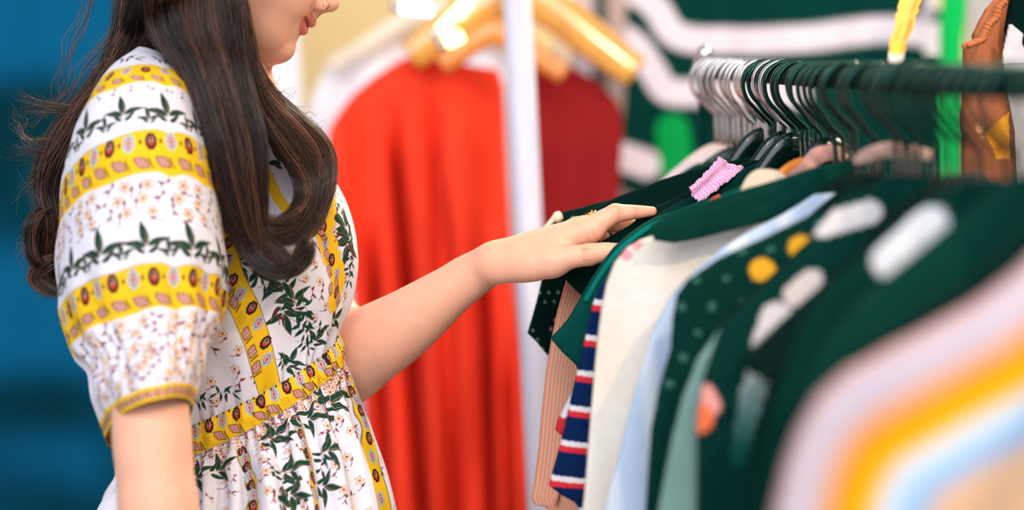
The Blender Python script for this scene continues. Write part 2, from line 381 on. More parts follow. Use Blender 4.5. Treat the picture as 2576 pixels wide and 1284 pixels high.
# ================================================================ DRESS
WHITE, YEL, GRN, BRN, MAR, PNK, CRM, BLU, RED = [hexc(h) for h in ('#E6E2EF', '#F2C01A', '#12402F', '#3A1A16', '#7A1F35', '#E2A79A', '#F0D9A8', '#8FB9C4', '#D8392B')]
class Cloth:
    def __init__(s, L, F, R, nth, nt, disp=None, pw=1., tt=None, front=None):
        "stations: left, front, right points (world)"
        s.L, s.F, s.R = PA(L), PA(F), PA(R); s.n = len(s.L); s.nth, s.nt = nth, nt
        s.pw = pw; s.disp = disp
        t = np.linspace(0, s.n-1, nt) if tt is None else tt
        s.nt = nt = len(t)
        th = np.linspace(0, 2*math.pi, nth, endpoint=False) if not front else np.concatenate([np.linspace(0, 3.3, front, endpoint=False), np.linspace(3.3, 2*math.pi, nth-front, endpoint=False)])
        s.ths = th
        T, TH = np.meshgrid(t, th, indexing='ij'); s.T, s.TH = T.ravel(), TH.ravel()
        s.V = s.at(s.T, s.TH); s.C = np.tile(WHITE, (len(s.V), 1))
        s.normals()
        if disp is not None: s.V = s.V+s.N*disp(s.T, s.TH)[:, None]; s.normals()
        s.grid = s.V.reshape(nt, nth, 3)
    def at(s, T, TH):
        L, F, R = catmull(s.L, T), catmull(s.F, T), catmull(s.R, T); C = (L+R)/2; A = (R-L)/2; B = F-C
        c, q = np.cos(TH), np.sin(TH)
        c = np.sign(c)*np.abs(c)**s.pw; q = np.sign(q)*np.abs(q)**s.pw
        return C+A*c[:, None]+B*q[:, None]
    def cols(s, th): return np.searchsorted(s.ths, np.mod(th, 2*math.pi)-1e-9) % s.nth
    def normals(s):
        G = s.V.reshape(s.nt, s.nth, 3); du = np.roll(G, -1, 1)-np.roll(G, 1, 1); dv = np.gradient(G, axis=0)
        n = np.cross(du, dv).reshape(-1, 3); n /= np.linalg.norm(n, axis=1, keepdims=True)+1e-12
        c = G.mean(1, keepdims=True); out = (G-c).reshape(-1, 3)
        if (n*out).sum() < 0: n = -n
        s.N = n
    def find(s, px, py):
        "front vertex seen nearest photo pixel"
        if not hasattr(s, 'pix'):
            q = (s.V-CT) @ CR; s.pix = np.stack([CX+q[:, 0]/-q[:, 2]*FPX, CY-q[:, 1]/-q[:, 2]*FPX], 1)
            s.fr = (s.N @ CR[:, 2]) > -.05
        d = (s.pix[:, 0]-px)**2+(s.pix[:, 1]-py)**2; d[~s.fr] = 1e12
        return int(np.argmin(d))
    def frame(s, i, up=None, rot=0):
        r, c = divmod(i, s.nth); g = s.grid
        n = s.N[i]
        if up is None: up = g[max(r-2, 0), c]-g[min(r+2, s.nt-1), c]
        up = up-n*(up @ n); up /= np.linalg.norm(up)+1e-12; ri = np.cross(up, n)
        if rot: a = math.radians(rot); up, ri = up*math.cos(a)+ri*math.sin(a), ri*math.cos(a)-up*math.sin(a)
        return s.V[i], ri, up, n
    def stamp(s, i, fn, size, up=None, rot=0, flip=False):
        o, x, y, n = s.frame(i, up, rot)
        if not hasattr(s, 'srt'): s.srt = True
        r, c = divmod(i, s.nth)
        R = size*1.6; g = s.grid; dr = dc = 1e-9
        for q in (8, 3):
            dr = max(dr, np.linalg.norm(g[min(r+q, s.nt-1), c]-g[max(r-q, 0), c])/(min(r+q, s.nt-1)-max(r-q, 0)))
            dc = max(dc, np.linalg.norm(g[r, (c+q) % s.nth]-g[r, (c-q) % s.nth])/(2*q))
        wr, wc = int(R/dr*1.7)+3, min(int(R/dc*1.7)+3, s.nth//2)
        ii = (np.arange(max(r-wr, 0), min(r+wr+1, s.nt))[:, None]*s.nth+(np.arange(c-wc, c+wc) % s.nth)[None, :]).ravel()
        d = s.V[ii]-o
        ok = np.abs(d).max(1) < R; near = ii[ok]; dd = d[ok]
        near = near[(np.abs(dd @ n) < R*.7) & ((s.N[near] @ n) > -.1)]; dd = s.V[near]-o
        u, v = (dd @ x)/size, (dd @ y)/size
        if flip: u = -u
        s.C[near] = fn(u, v, s.C[near], size)
    def band(s, mask, col): s.C = s.C+(np.asarray(col)-s.C)*mask[:, None]
AAW = .0005
def cov(d, size): return np.clip(.5-d*size/AAW/1.0, 0, 1)          # d in stamp units, negative inside
def over(C, m, col): return C+(np.asarray(col)-C)*m[:, None]
def leafd(u, v, b, ang, Ln, w, bend=0.):
    a = math.radians(ang); du, dv = u-b[0], v-b[1]; x = (du*math.cos(a)+dv*math.sin(a))/Ln; y = (-du*math.sin(a)+dv*math.cos(a))
    y = y-bend*Ln*x*x; xc = np.clip(x, 0, 1)
    prof = w*np.sin(math.pi*xc**.8); return np.where((x > 0) & (x < 1), np.abs(y)-prof, .2)
def segs(u, v, pts, w):
    d = np.full(len(u), 9.)
    for (ax, ay), (bx, by) in zip(pts[:-1], pts[1:]):
        l2 = (bx-ax)**2+(by-ay)**2; t = np.clip(((u-ax)*(bx-ax)+(v-ay)*(by-ay))/l2, 0, 1)
        d = np.minimum(d, np.hypot(u-ax-t*(bx-ax), v-ay-t*(by-ay)))
    return d-w
def spray(u, v, C, S):
    "fan of dark green leaves on thin pink stems"
    for b, g, L, w, k in (((0, -.2), 98, 1.15, .19, .05), ((-.04, -.3), 146, 1.0, .17, .35), ((.06, -.25), 42, 1.05, .15, -.4), ((-.05, -.5), 178, .62, .12, -.8),
                          ((.05, -.5), 4, .66, .12, .8)):
        d = leafd(u, v, b, g, L, w, k); C = over(C, cov(d-.012, S), PNK*.6); C = over(C, cov(d, S), GRN)
    C = over(C, cov(segs(u, v, [(-.12, -.75), (0, -.2), (.03, .55)], .012), S), PNK*.6)
    return C
def twig(u, v, C, S):
    "trailing leaves"
    C = over(C, cov(segs(u, v, [(-.9, -.3), (-.3, .05), (.3, 0), (.9, .35)], .015), S), MAR)
    for b, g, L, w, k in (((-.5, -.05), 100, .6, .10, .3), ((-.15, .05), 60, .7, .11, -.3), ((.2, 0), 110, .5, .09, .4), ((.5, .1), 40, .6, .09, -.3),
                          ((-.4, -.02), -70, .6, .10, -.3), ((.0, .03), -100, .65, .11, .3), ((.4, .05), -50, .7, .09, .4)):
        C = over(C, cov(leafd(u, v, b, g, L, w, k), S), GRN)
    return C
def flower(u, v, C, S):
    "little cream and pink blossom, outlined, with red centre and maroon tendril"
    C = over(C, cov(segs(u, v, [(0, -.3), (.15, -.7), (-.1, -1.05), (-.5, -1.2)], .05), S), MAR)
    C = over(C, cov(leafd(u, v, (.1, -.8), 20, .7, .13, .5), S), MAR)
    r = np.hypot(u, v); a = np.arctan2(v, u); R = .52+.13*np.cos(5*a)
    C = over(C, cov(r-R, S), MAR*.7+PNK*.3); C = over(C, cov(r-R+.09, S), CRM*.5+np.array([.8, .62, .55])*.5)
    C = over(C, cov(np.abs(np.abs(np.sin(2.5*a+math.pi/2))-.0)*r*.9-.035, S)*(r < R-.05)*(r > .18), PNK*.75)
    C = over(C, cov(r-.17, S), MAR*.6+RED*.4)
    return C
def bud(u, v, C, S):
    C = over(C, cov(segs(u, v, [(-.5, .5), (0, .1), (.3, -.6)], .05), S), MAR)
    C = over(C, cov(leafd(u, v, (0, .1), -30, .8, .15, .4), S), MAR); C = over(C, cov(leafd(u, v, (-.2, .3), 120, .6, .14, -.3), S), MAR*.6+RED*.2)
    return C
def medal(u, v, C, S):
    "dark oval with a rosy face of petals"
    r = np.hypot(u/.62, v); a = np.arctan2(v, u)
    C = over(C, cov((r-.95-.05*np.cos(10*a))*.8, S), BRN*.8); C = over(C, cov((np.hypot((u)/.30, (v-.08)/.52)-1)*.3, S), PNK*.75)
    C = over(C, cov((np.hypot(u/.22, (v+.28)/.26)-1)*.22, S), RED); C = over(C, cov((np.hypot((u+.05)/.14, (v-.3)/.24)-1)*.2, S), BRN*1.5)
    C = over(C, cov(np.abs(np.hypot(u/.30, (v-.08)/.52)-.6)*.3-.03, S), MAR)
    return C
def medal2(u, v, C, S):
    "pale blue outlined oval flower"
    r = np.hypot(u/.62, v); a = np.arctan2(v, u); w = .08*np.cos(8*a)
    C = over(C, cov((r-.98-w)*.7, S), BLU); C = over(C, cov((r-.78-w)*.7, S), WHITE*.55+PNK*.35)
    C = over(C, cov((np.abs(r-.55-w))*.6-.04, S), MAR); C = over(C, cov((r-.25)*.7, S), RED); C = over(C, cov(segs(u, v, [(0, -.7), (0, .7)], .03), S), MAR*.8)
    return C
def dot(u, v, C, S): return over(C, cov((np.hypot(u/.5, v)-1)*.5, S), BRN)
def paisley(u, v, C, S):
    "brown and pink diagonal paisley"
    x, y = u+.45*v, v
    d = np.maximum(np.abs(x)-.8+.35*np.abs(y), np.abs(y)-.62); C = over(C, cov(d, S), BRN*1.3); C = over(C, cov(d+.12, S), PNK*.9)
    m = (d+.2 < 0); C = over(C, cov(np.abs(np.sin(7*u+3*v))*.3-.08, S)*m, MAR); C = over(C, cov(np.abs(np.sin(6*u-8*v))*.3-.05, S)*m, MAR*.8)
    C = over(C, cov(np.maximum(np.abs(x-.95)-.09, np.abs(y)-.62), S), BRN)
    return C
def leafdots(u, v, C, S):
    "yellow lozenge with brown dots"
    C = over(C, cov(np.maximum(np.abs(u+.4*v)-.7, np.abs(v)-.6), S), YEL)
    fu, fv = np.mod(u*3.2+np.floor(v*3.2)*.5, 1)-.5, np.mod(v*3.2, 1)-.5
    return over(C, cov((np.hypot(fu, fv)-.2)/3.2, S)*(np.maximum(np.abs(u+.4*v)-.62, np.abs(v)-.55) < 0), BRN)
def row(c, t, sizes, fns, step, th0, th1, up=None, jit=0, rnd=None, off=0):
    "stamps at arc distance step along ring t between angles th0..th1"
    r = int(round((t/(c.n-1))*(c.nt-1))) if not callable(t) else None
    ths = np.linspace(th0, th1, 400)
    if callable(t): rr = np.clip(np.round(t(ths)/(c.n-1)*(c.nt-1)).astype(int), 0, c.nt-1)
    else: rr = np.full(400, min(max(r, 0), c.nt-1))
    cc = c.cols(ths)
    pts = c.grid[rr, cc]; s = np.concatenate([[0], np.cumsum(np.linalg.norm(np.diff(pts, axis=0), axis=1))]); k = 0; x = step*(.3+off)
    while x < s[-1]:
        j = min(int(np.searchsorted(s, x+(RNG.uniform(-jit, jit) if jit else 0))), 399)
        f = fns[k % len(fns)]; z = sizes[k % len(sizes)]
        c.stamp(rr[j]*c.nth+cc[j], f, z, up=up, rot=(RNG.uniform(-1, 1)*rnd if rnd else 0), flip=bool(rnd and RNG.random() < .5))
        k += 1; x += step
def ssm(x, a, b, e=.02): return sm(x, a-e, a+e)*(1-sm(x, b-e, b+e))
M_dress = mat('printed_cloth', usecol=True, rough=.75, spec=.2, bump=('noise', 700, .15, .0003), mott=(8, .03))
# ---- bodice
bodL = [(400, 90, 2.73), (310, 170, 2.71), (240, 270, 2.71), (205, 430, 2.72), (200, 610, 2.74), (215, 770, 2.75), (255, 930, 2.75), (300, 1105, 2.75)]
bodF = [(500, 90, 2.68), (480, 170, 2.655), (470, 260, 2.64), (480, 420, 2.635), (530, 600, 2.63), (575, 760, 2.635), (600, 890, 2.645), (610, 1015, 2.655)]
bodR = [(610, 110, 2.75), (650, 180, 2.75), (718, 268, 2.76), (800, 385, 2.76), (872, 520, 2.765), (898, 635, 2.765), (880, 745, 2.76), (842, 838, 2.755)]
def bod_disp(T, TH):
    g = sm(T, 6.2, 7)*.0022*np.sin(TH*46+2*np.sin(TH*7))+sm(T, 5, 7)*.0026*np.sin(TH*23+T*1.5)
    return g+.004*vnoise(TH*2.2, T*1.3, 5)*sm(T, 1, 3)+.0035*np.sin(TH*9+T*1.1)*ssm(T, 3.4, 6.6, .6)*ssm(TH, .2, 1.9, .3)
bod = Cloth(bodL+[(300, 1145, 2.752)], bodF+[(613, 1055, 2.656)], bodR+[(846, 866, 2.754)], 1080, 640, bod_disp, front=900)
def polyband(c, pts, w0, w1, col=None):
    "distance of each front vertex from a seam line traced over the cloth"
    ids = [c.find(*p) for p in pts]; K = c.V[ids]; d = np.full(len(c.V), 9.); tt = np.zeros(len(c.V)); sd = np.zeros(len(c.V)); acc = 0
    for a, b in zip(K[:-1], K[1:]):
        ab = b-a; t = np.clip(((c.V-a) @ ab)/(ab @ ab), 0, 1); q = c.V-a-t[:, None]*ab; dd = np.linalg.norm(q, axis=1); m = dd < d
        side = (np.cross(ab, q) * c.N).sum(1)
        d = np.where(m, dd, d); sd = np.where(m, np.sign(side), sd); L = np.linalg.norm(ab); tt = np.where(m, acc+t*L, tt); acc += L
    d[~c.fr] = 9
    return d*sd, tt, K
def leafy(c, items):
    for x, y, f, sz, rot in items: c.stamp(c.find(x, y), f, sz, up=CR[:, 1], rot=rot)
# flowers and leaves on the bodice
leafy(bod, [(862, 560, spray, .030, -35), (872, 625, spray, .024, -150), (850, 520, twig, .016, 50), (878, 690, twig, .018, 80), (886, 640, bud, .012, 20), (868, 740, flower, .008, 0), (845, 800, spray, .018, 60), (800, 850, spray, .017, 40), (735, 905, spray, .016, 35), (690, 700, spray, .028, -60), (715, 800, spray, .024, 170), (770, 790, twig, .02, 80), (800, 625, bud, .009, 0), (808, 745, bud, .009, 50), (790, 800, flower, .008, 0), (620, 700, spray, .022, -20), (740, 760, twig, .030, 62), (735, 745, spray, .021, -20), (765, 830, twig, .022, 55), (590, 600, spray, .024, 40), (610, 660, twig, .018, -60),
            (790, 660, flower, .0085, 10), (805, 710, flower, .0085, -30), (785, 740, bud, .010, 40), (820, 770, flower, .0075, 30), (770, 700, flower, .007, 60),
            (680, 720, twig, .016, 10), (725, 640, flower, .009, 20), (700, 800, bud, .012, 10), (765, 620, bud, .010, 60),
            (560, 840, flower, .009, 0), (600, 880, flower, .009, 30), (545, 790, flower, .0085, 50), (590, 930, flower, .009, -20), (535, 880, bud, .012, 0), (640, 940, bud, .011, 60),
            (530, 960, flower, .009, 10), (600, 965, bud, .01, 80), (570, 990, twig, .017, 5), (510, 1010, twig, .018, -10), (660, 955, twig, .016, 30), (715, 915, twig, .016, 40), (770, 870, twig, .015, 40), (815, 830, twig, .014, 30),
            (545, 1010, flower, .008, 30), (875, 590, spray, .018, -30), (868, 545, twig, .014, 80), (880, 650, twig, .015, 70), (855, 500, bud, .010, 30), (868, 700, flower, .0075, 0), (835, 480, twig, .012, 60),
            (690, 480, flower, .009, 0), (680, 440, flower, .008, 40), (700, 600, flower, .009, 0), (670, 620, twig, .016, 20)])
# wrap front: slanting yellow border under the bust, running into the waist
for pts, fl, tl in (([(548, 560), (556, 640), (578, 705), (620, 785), (648, 860), (664, 925), (676, 975)], 1, (0, 1)),):
    d, tt, K = polyband(bod, pts, 0, 0)
    w = .0195-.006*np.clip(tt/.19, 0, 1)
    bod.band(cov_ := np.clip(.5-(np.abs(d)-w)/.0006, 0, 1), YEL); bod.band(np.clip(.5-(np.abs(np.abs(d)-w)-.0004)/.0004, 0, 1), BRN*1.5)
for k, (x, y) in enumerate([(575, 610), (572, 655), (585, 705), (604, 742), (633, 775), (650, 815), (668, 862), (672, 905)]):
    bod.stamp(bod.find(x, y), (medal, medal2)[k % 2], .0092, up=CR[:, 1], rot=35)
for x, y, r in ((574, 725, 40), (588, 760, 50), (606, 800, 55), (620, 840, 65), (634, 885, 70), (645, 925, 75)):
    bod.stamp(bod.find(x, y), paisley if r != 55 else leafdots, .0085, up=CR[:, 1], rot=r)
# neckline border curving down the far side
d, tt, K = polyband(bod, [(690, 225), (735, 300), (800, 400), (822, 500), (812, 570), (830, 640), (850, 700), (838, 760)], 0, 0)
w = .0145+.0015*np.sin(tt*420)
bod.band(np.clip(.5-(np.abs(d)-w)/.0006, 0, 1), YEL); bod.band(np.clip(.5-(np.abs(np.abs(d)-w-.0012)-.0003)/.0004, 0, 1), MAR)
for k, (x, y) in enumerate([(708, 250), (760, 335), (806, 420), (820, 480), (818, 530), (812, 570), (818, 612), (835, 655), (848, 692), (846, 735)]):
    bod.stamp(bod.find(x, y), (medal2, medal)[k % 2], .0085, up=CR[:, 1], rot=20)
for x, y, r in ((812, 592, 60), (822, 640, 70), (828, 680, 80), (832, 725, 90), (846, 712, 70), (850, 750, 70), (806, 545, 60)):
    bod.stamp(bod.find(x, y), paisley, .0075, up=CR[:, 1], rot=r)
# V border on the near side, glimpsed through the hair
d, tt, K = polyband(bod, [(640, 380), (665, 430), (700, 500), (745, 560)], 0, 0)
bod.band(np.clip(.5-(np.abs(d)-.008)/.0006, 0, 1), YEL)
row(bod, 3.0, [.02], [spray], .045, .3, 1.4); row(bod, 4.3, [.009], [flower, bud], .02, .5, 1.5)
row(bod, 3.6, [.009], [flower], .03, 3.5, 6.2); row(bod, 5.2, [.02], [spray], .045, 3.5, 6.2)
dress = mesh_np('dress', bod.V, grid_faces(bod.nt, bod.nth), M_dress, person, col=bod.C)
# ---- waistband
wbL = [(300, 1105, 2.75), (302, 1145, 2.752), (300, 1185, 2.752)]
wbF = [(610, 1015, 2.652), (614, 1052, 2.648), (618, 1088, 2.648)]
wbR = [(842, 838, 2.753), (852, 868, 2.755), (858, 898, 2.757)]
def wb_disp(T, TH): return .0018+.0014*np.sin(TH*52+1.5*np.sin(TH*9))+.001*np.sin(TH*21)+.0016*np.sin(np.clip(T, 0, 2)*math.pi/2)
wb = Cloth(wbL, wbF, wbR, 1100, 110, wb_disp, front=900)
wb.band(ssm(wb.T, .05, 1.97, .02), YEL)
row(wb, .55, [.0088], [medal, medal2], .0175, 0, 6.28); row(wb, 1.42, [.0082], [paisley, paisley, leafdots], .0175, 0, 6.28, off=.5); row(wb, .1, [.0022], [dot], .008, 0, 6.28)
wb.band(np.clip(1-np.abs(wb.T-.06)/.03, 0, 1)+np.clip(1-np.abs(wb.T-1.93)/.03, 0, 1), BRN*2)
mesh_np('waistband', wb.V, grid_faces(wb.nt, wb.nth), M_dress, dress, col=wb.C)['label'] = 'yellow gathered waistband with dark oval medallions'
# ---- skirt
skL = [(300, 1180, 2.752), (296, 1205, 2.752), (285, 1250, 2.755), (262, 1320, 2.76), (230, 1480, 2.76), (150, 2100, 2.76), (90, 2900, 2.76)]
skF = [(618, 1084, 2.650), (622, 1110, 2.640), (632, 1180, 2.615), (645, 1280, 2.59), (650, 1480, 2.57), (660, 2100, 2.52), (660, 2950, 2.48)]
skR = [(858, 894, 2.757), (864, 915, 2.757), (886, 990, 2.757), (922, 1110, 2.757), (985, 1340, 2.757), (1100, 1950, 2.757), (1180, 2700, 2.757)]
def sk_disp(T, TH):
    ph = 1.6*np.sin(TH*3+1)+.9*np.sin(TH*5+2)
    a = sm(T, .3, 3.2)
    f = np.sin(TH*24+ph*2); f = np.sign(f)*np.abs(f)**.7
    return (1-a*.8)*.0018*np.sin(TH*60+2*np.sin(TH*9))+a*(.010*f+.005*np.sin(TH*11+ph))+.0015*np.sin(T*math.pi)*np.sin(TH*31)
tsk = np.concatenate([np.linspace(0, 4.2, 460), np.linspace(4.25, 6, 60)])
sk = Cloth(skL, skF, skR, 1150, 0, sk_disp, tt=tsk, front=950)
th = sk.TH
for c0, wd in ((.25, .05), (.55, .035), (.83, .03), (1.13, .035), (1.62, .04), (2.3, .05), (3.3, .05), (4.1, .05), (5.2, .06)):
    wv = wd*(1+.15*np.sin(sk.T*9)); dth = np.abs(th-c0-.02*np.sin(sk.T*2))
    st = sm(sk.T, .9, 1.3)
    sk.band(np.clip(.5-(dth-wv)/.008, 0, 1)*st, YEL); sk.band(np.clip(1-np.abs(dth-wv)/.006, 0, 1)*st, BRN)
srow = lambda T: int(np.argmin(np.abs(tsk-T)))
def sput(T, TH, f, z, rot=0): sk.stamp(srow(T)*sk.nth+int(sk.cols(TH)), f, z, rot=rot)
for c0 in (.25, .55, .83, 1.13, 1.62, 2.3):
    for k, T in enumerate(np.arange(1.25, 4.2, .27)): sput(T, c0+.02*math.sin(T*2), (medal, medal2)[k % 2], .0085)
for T in np.arange(.12, 1.1, .22):
    for TH in np.arange(0, 2.9, .075): sput(T+.05*math.sin(TH*40), TH, (flower, bud, flower)[RNG.integers(3)], .0062, RNG.uniform(-60, 60))
for c0 in (.15, .40, .70, .90, 1.25, 1.46, 1.78, 1.95, 2.15):
    for k, T in enumerate(np.arange(1.15, 4.2, .42)):
        sput(T, c0+RNG.uniform(-.03, .03), flower, .0088, RNG.uniform(-50, 50)); sput(T+.15, c0+RNG.uniform(-.09, .09), bud, .008, RNG.uniform(-80, 80))
for c0 in (.47, .98, 1.36, 2.0):
    for k, T in enumerate(np.arange(1.5, 4.2, .8)): sput(T+.3*(k % 2), c0, (spray, twig)[k % 2], .021, RNG.uniform(50, 120))
for x, y, r in ((740, 1180, 60), (835, 1010, 80), (560, 1180, 50), (745, 1250, 100), (700, 1090, 40), (835, 1130, 70)): sk.stamp(sk.find(x, y), spray, .022, up=CR[:, 1], rot=r)
mesh_np('skirt', sk.V, grid_faces(sk.nt, sk.nth), M_dress, dress, col=sk.C)
# ---- near sleeve
slL = [(345, 122, 2.64), (268, 190, 2.61), (205, 300, 2.595), (170, 400, 2.59), (150, 500, 2.585), (144, 590, 2.58), (143, 700, 2.57), (152, 795, 2.56), (184, 880, 2.54), (226, 926, 2.52), (240, 1000, 2.505), (268, 1090, 2.495)]
slF = [(385, 125, 2.61), (375, 150, 2.57), (370, 190, 2.53), (368, 255, 2.505), (372, 330, 2.49), (374, 440, 2.475), (378, 560, 2.46), (384, 668, 2.45), (392, 780, 2.44), (398, 855, 2.425), (402, 920, 2.405), (402, 1004, 2.39)]
slR = [(430, 150, 2.66), (472, 210, 2.64), (506, 300, 2.635), (524, 400, 2.63), (538, 470, 2.625), (552, 560, 2.615), (563, 680, 2.605), (566, 765, 2.595), (552, 830, 2.575), (516, 880, 2.56), (503, 955, 2.545), (479, 1047, 2.53)]
def sl_disp(T, TH):
    g = ssm(T, 8.3, 9.9, .5); return .0016*np.sin(TH*38+2*np.sin(TH*5))*g+.006*vnoise(TH*2.5, T*1.1, 9)*ssm(T, 2, 9, .8)+.0022*np.sin(TH*13+T*.8)*ssm(T, 6.5, 10.5, .8)
sl = Cloth(slL, slF, slR, 660, 560, sl_disp, pw=.9, front=520)
TT = sl.T+.10*vnoise(sl.TH*6, sl.TH*0, 11)
for a, b in ((1.42, 2.35), (4.0, 5.0), (7.0, 8.0)):
    sl.band(ssm(TT, a, b, .03), YEL); sl.band(np.clip(1-np.abs(TT-a)/.03, 0, 1)*.5, BRN); m = a+.52*(b-a)
Fr = (0.0, 3.14)
row(sl, 1.72, [.0088], [medal, medal2], .021, -.1, 3.3); row(sl, 2.12, [.0075], [paisley], .022, -.1, 3.3)
row(sl, 4.27, [.0108], [medal, medal2], .0225, -.1, 3.3); row(sl, 4.27, [.003], [dot], .0225, -.1, 3.3, off=.5); row(sl, 4.74, [.0098], [paisley], .024, -.1, 3.3)
row(sl, 7.27, [.0108], [medal, medal2], .0225, -.1, 3.3, off=.3); row(sl, 7.27, [.003], [dot], .0225, -.1, 3.3, off=.8); row(sl, 7.75, [.0098], [paisley], .024, -.1, 3.3)
row(sl, 3.25, [.024, .021], [spray], .048, .1, 3.1, off=.3); row(sl, 3.55, [.013], [spray], .048, .1, 3.1, off=.8); row(sl, 6.62, [.014], [spray], .050, .1, 3.1, off=.7); row(sl, .9, [.018], [twig], .04, .2, 3)
row(sl, 6.42, [.027, .024], [spray], .050, .1, 3.1, off=.2)
for t, o in ((5.2, .1), (5.48, .5), (5.75, .2), (8.25, .2), (8.6, .7), (9.15, .1), (9.55, .5), (9.95, .2), (10.3, .6)):
    row(sl, t, [.0112, .0105, .0108], [flower, bud, flower], .0215, 0, 3.14, off=o, jit=.004, rnd=60)
row(sl, 2.55, [.007], [bud], .02, 0, 3.1, rnd=50)
sl.band(ssm(sl.T, 10.58, 11.2, .02), YEL); row(sl, 10.8, [.0065], [paisley], .0105, 0, 6.28)
# seam binding down the inner edge
sl.band(ssm((sl.TH+1) % (2*math.pi), .92, 1.10, .02)*ssm(sl.T, 2.2, 8.0, .1), YEL)
row(sl, 3.2, [.009], [flower], .03, 3.4, 6.1); row(sl, 6.2, [.026], [spray], .05, 3.4, 6.1); row(sl, 4.5, [.0108], [medal, medal2], .0225, 3.4, 6.1)
rot = 0
sv = sl.V; smesh = mesh_np('sleeve', sv, grid_faces(sl.nt, sl.nth), M_dress, dress, col=sl.C)
# ---- far sleeve
s2 = Cloth([(560, 260, 2.86), (590, 420, 2.87), (640, 560, 2.87), (700, 680, 2.85), (742, 760, 2.85), (760, 850, 2.85)],
           [(640, 250, 2.80), (690, 400, 2.79), (750, 540, 2.785), (800, 660, 2.785), (815, 740, 2.79), (830, 820, 2.79)],
           [(700, 270, 2.88), (790, 400, 2.88), (858, 520, 2.88), (884, 640, 2.87), (874, 742, 2.86), (886, 800, 2.86)], 200, 160,
           lambda T, TH: .001*np.sin(TH*30)*ssm(T, 3.6, 4.6, .3)+.002*vnoise(TH*4, T*2, 2))
row(s2, 4.5, [.008], [flower, bud], .015, 0, 6.2); row(s2, 3, [.02], [spray], .04, 0, 6.2); row(s2, 1.5, [.009], [medal, medal2], .02, 0, 6.2)
s2.band(sm(s2.T, 4.9, 4.95), YEL*.6+BRN*.4)
mesh_np('sleeve', s2.V, grid_faces(s2.nt, s2.nth), M_dress, dress, col=s2.C)
# ================================================================ HAIR : guide locks traced, strands grown between them
def strands(keys, n, depth_sd, rad=.00036, wob=4., clumps=24, clumpy=.75, npts=44, fray=1., seed=1, t0=0., tipr=.25, cut=.12):
    """keys: list of guide locks, each [(px,py,depth)...]; strands are spread between neighbouring guides"""
    g = np.random.default_rng(seed); K = np.array(keys, float); nk, m, _ = K.shape
    u = np.linspace(0, 1, npts)
    KU = np.stack([catmull(K[i], u*(m-1)) for i in range(nk)])             # nk,npts,3
    tc = np.sort(g.uniform(0, max(nk-1, 1e-6), clumps)); cph = g.uniform(0, 6.28, (clumps, 6)); cd = g.normal(0, 1, clumps)
    t = g.uniform(0, max(nk-1, 1e-6), n); ci = np.argmin(np.abs(t[:, None]-tc[None, :]), 1)
    if nk > 1:
        cl = clumpy*np.clip(u*1.6, 0, 1)[None, :]
        tt = t[:, None]*(1-cl)+tc[ci][:, None]*cl; i = np.clip(np.floor(tt).astype(int), 0, nk-2); f = (tt-i)[..., None]
        j = np.arange(npts)[None, :]; Q = KU[i, j]*(1-f)+KU[i+1, j]*f
    else: Q = np.repeat(KU, n, 0)
    w = wob*(.35+u)[None, :]
    Q[..., 0] += w*1.3*np.sin(u[None, :]*(5+3*np.sin(cph[ci, 0]))[:, None]+cph[ci, 1][:, None])
    Q[..., 1] += w*.8*np.sin(u[None, :]*(6+2*np.sin(cph[ci, 2]))[:, None]+cph[ci, 3][:, None])
    sp = g.normal(0, 1, (n, 3)); sp2 = g.normal(0, 1, (n, 3)); ph = g.uniform(0, 6.28, (n, 3))
    wid = wob*1.15*(1-.55*u)[None, :]*np.ones((n, 1))
    Q[..., 0] += wid*sp[:, :1]+fray*(u**2)[None, :]*sp2[:, :1]*3+fray*.9*np.sin(u[None, :]*17+ph[:, :1])
    Q[..., 1] += wid*.6*sp[:, 1:2]+fray*(u**2)[None, :]*sp2[:, 1:2]*3
    Q[..., 2] += depth_sd*(cd[ci][:, None]*.7+sp[:, 2:3]*.6)*(1-.4*u)[None, :]
    end = 1-cut*g.random(n)**2; v = u[None, :]*end[:, None]*(npts-1)        # uneven lengths
    i = np.clip(np.floor(v).astype(int), 0, npts-2); f = (v-i)[..., None]; ar = np.arange(n)[:, None]
    Q = Q[ar, i]*(1-f)+Q[ar, i+1]*f
    X = P(Q[..., 0], Q[..., 1], Q[..., 2]); R = rad*(g.uniform(.7, 1.2, n))[:, None]*(1-(1-tipr)*u[None, :]**3)
    return X, R, ci
HV, HF, HC, hn = [], [], [], 0
def grow(X, R, col):
    global hn
    n, m, _ = X.shape; T = np.gradient(X, axis=1); T /= np.linalg.norm(T, axis=2, keepdims=True)+1e-12
    a = np.cross(T, CR[:, 2]); a /= np.linalg.norm(a, axis=2, keepdims=True)+1e-9; b = np.cross(T, a)
    V = np.stack([X+R[..., None]*(math.cos(q)*a+math.sin(q)*b) for q in (math.pi/2*3, math.pi/2*3+2.094, math.pi/2*3+4.189)], 2)   # n,m,3,3
    base = (np.arange(n)*m*3)[:, None, None]+(np.arange(m-1)*3)[None, :, None]; k = np.arange(3)[None, None, :]; k2 = (k+1) % 3
    F = np.stack([base+k, base+k2, base+3+k2, base+3+k], -1).reshape(-1, 4)+hn
    HV.append(V.reshape(-1, 3)); HF.append(F); HC.append(np.repeat(col, m*3, 0)); hn += n*m*3
DK, MB_, LT, GD = hexc('#0F1312'), hexc('#432A22'), hexc('#8E5D48'), hexc('#C47B46')
def tone(n, ci, mix, seed):
    g = np.random.default_rng(seed); a = g.random(n)[:, None]**1.6; cc = np.random.default_rng(seed+9).random(400)[ci][:, None]
    c = DK+(MB_-DK)*a; return c+(mix-c)*np.clip(cc*2.2-1.25+.3*(a-.4), 0, 1)*.9
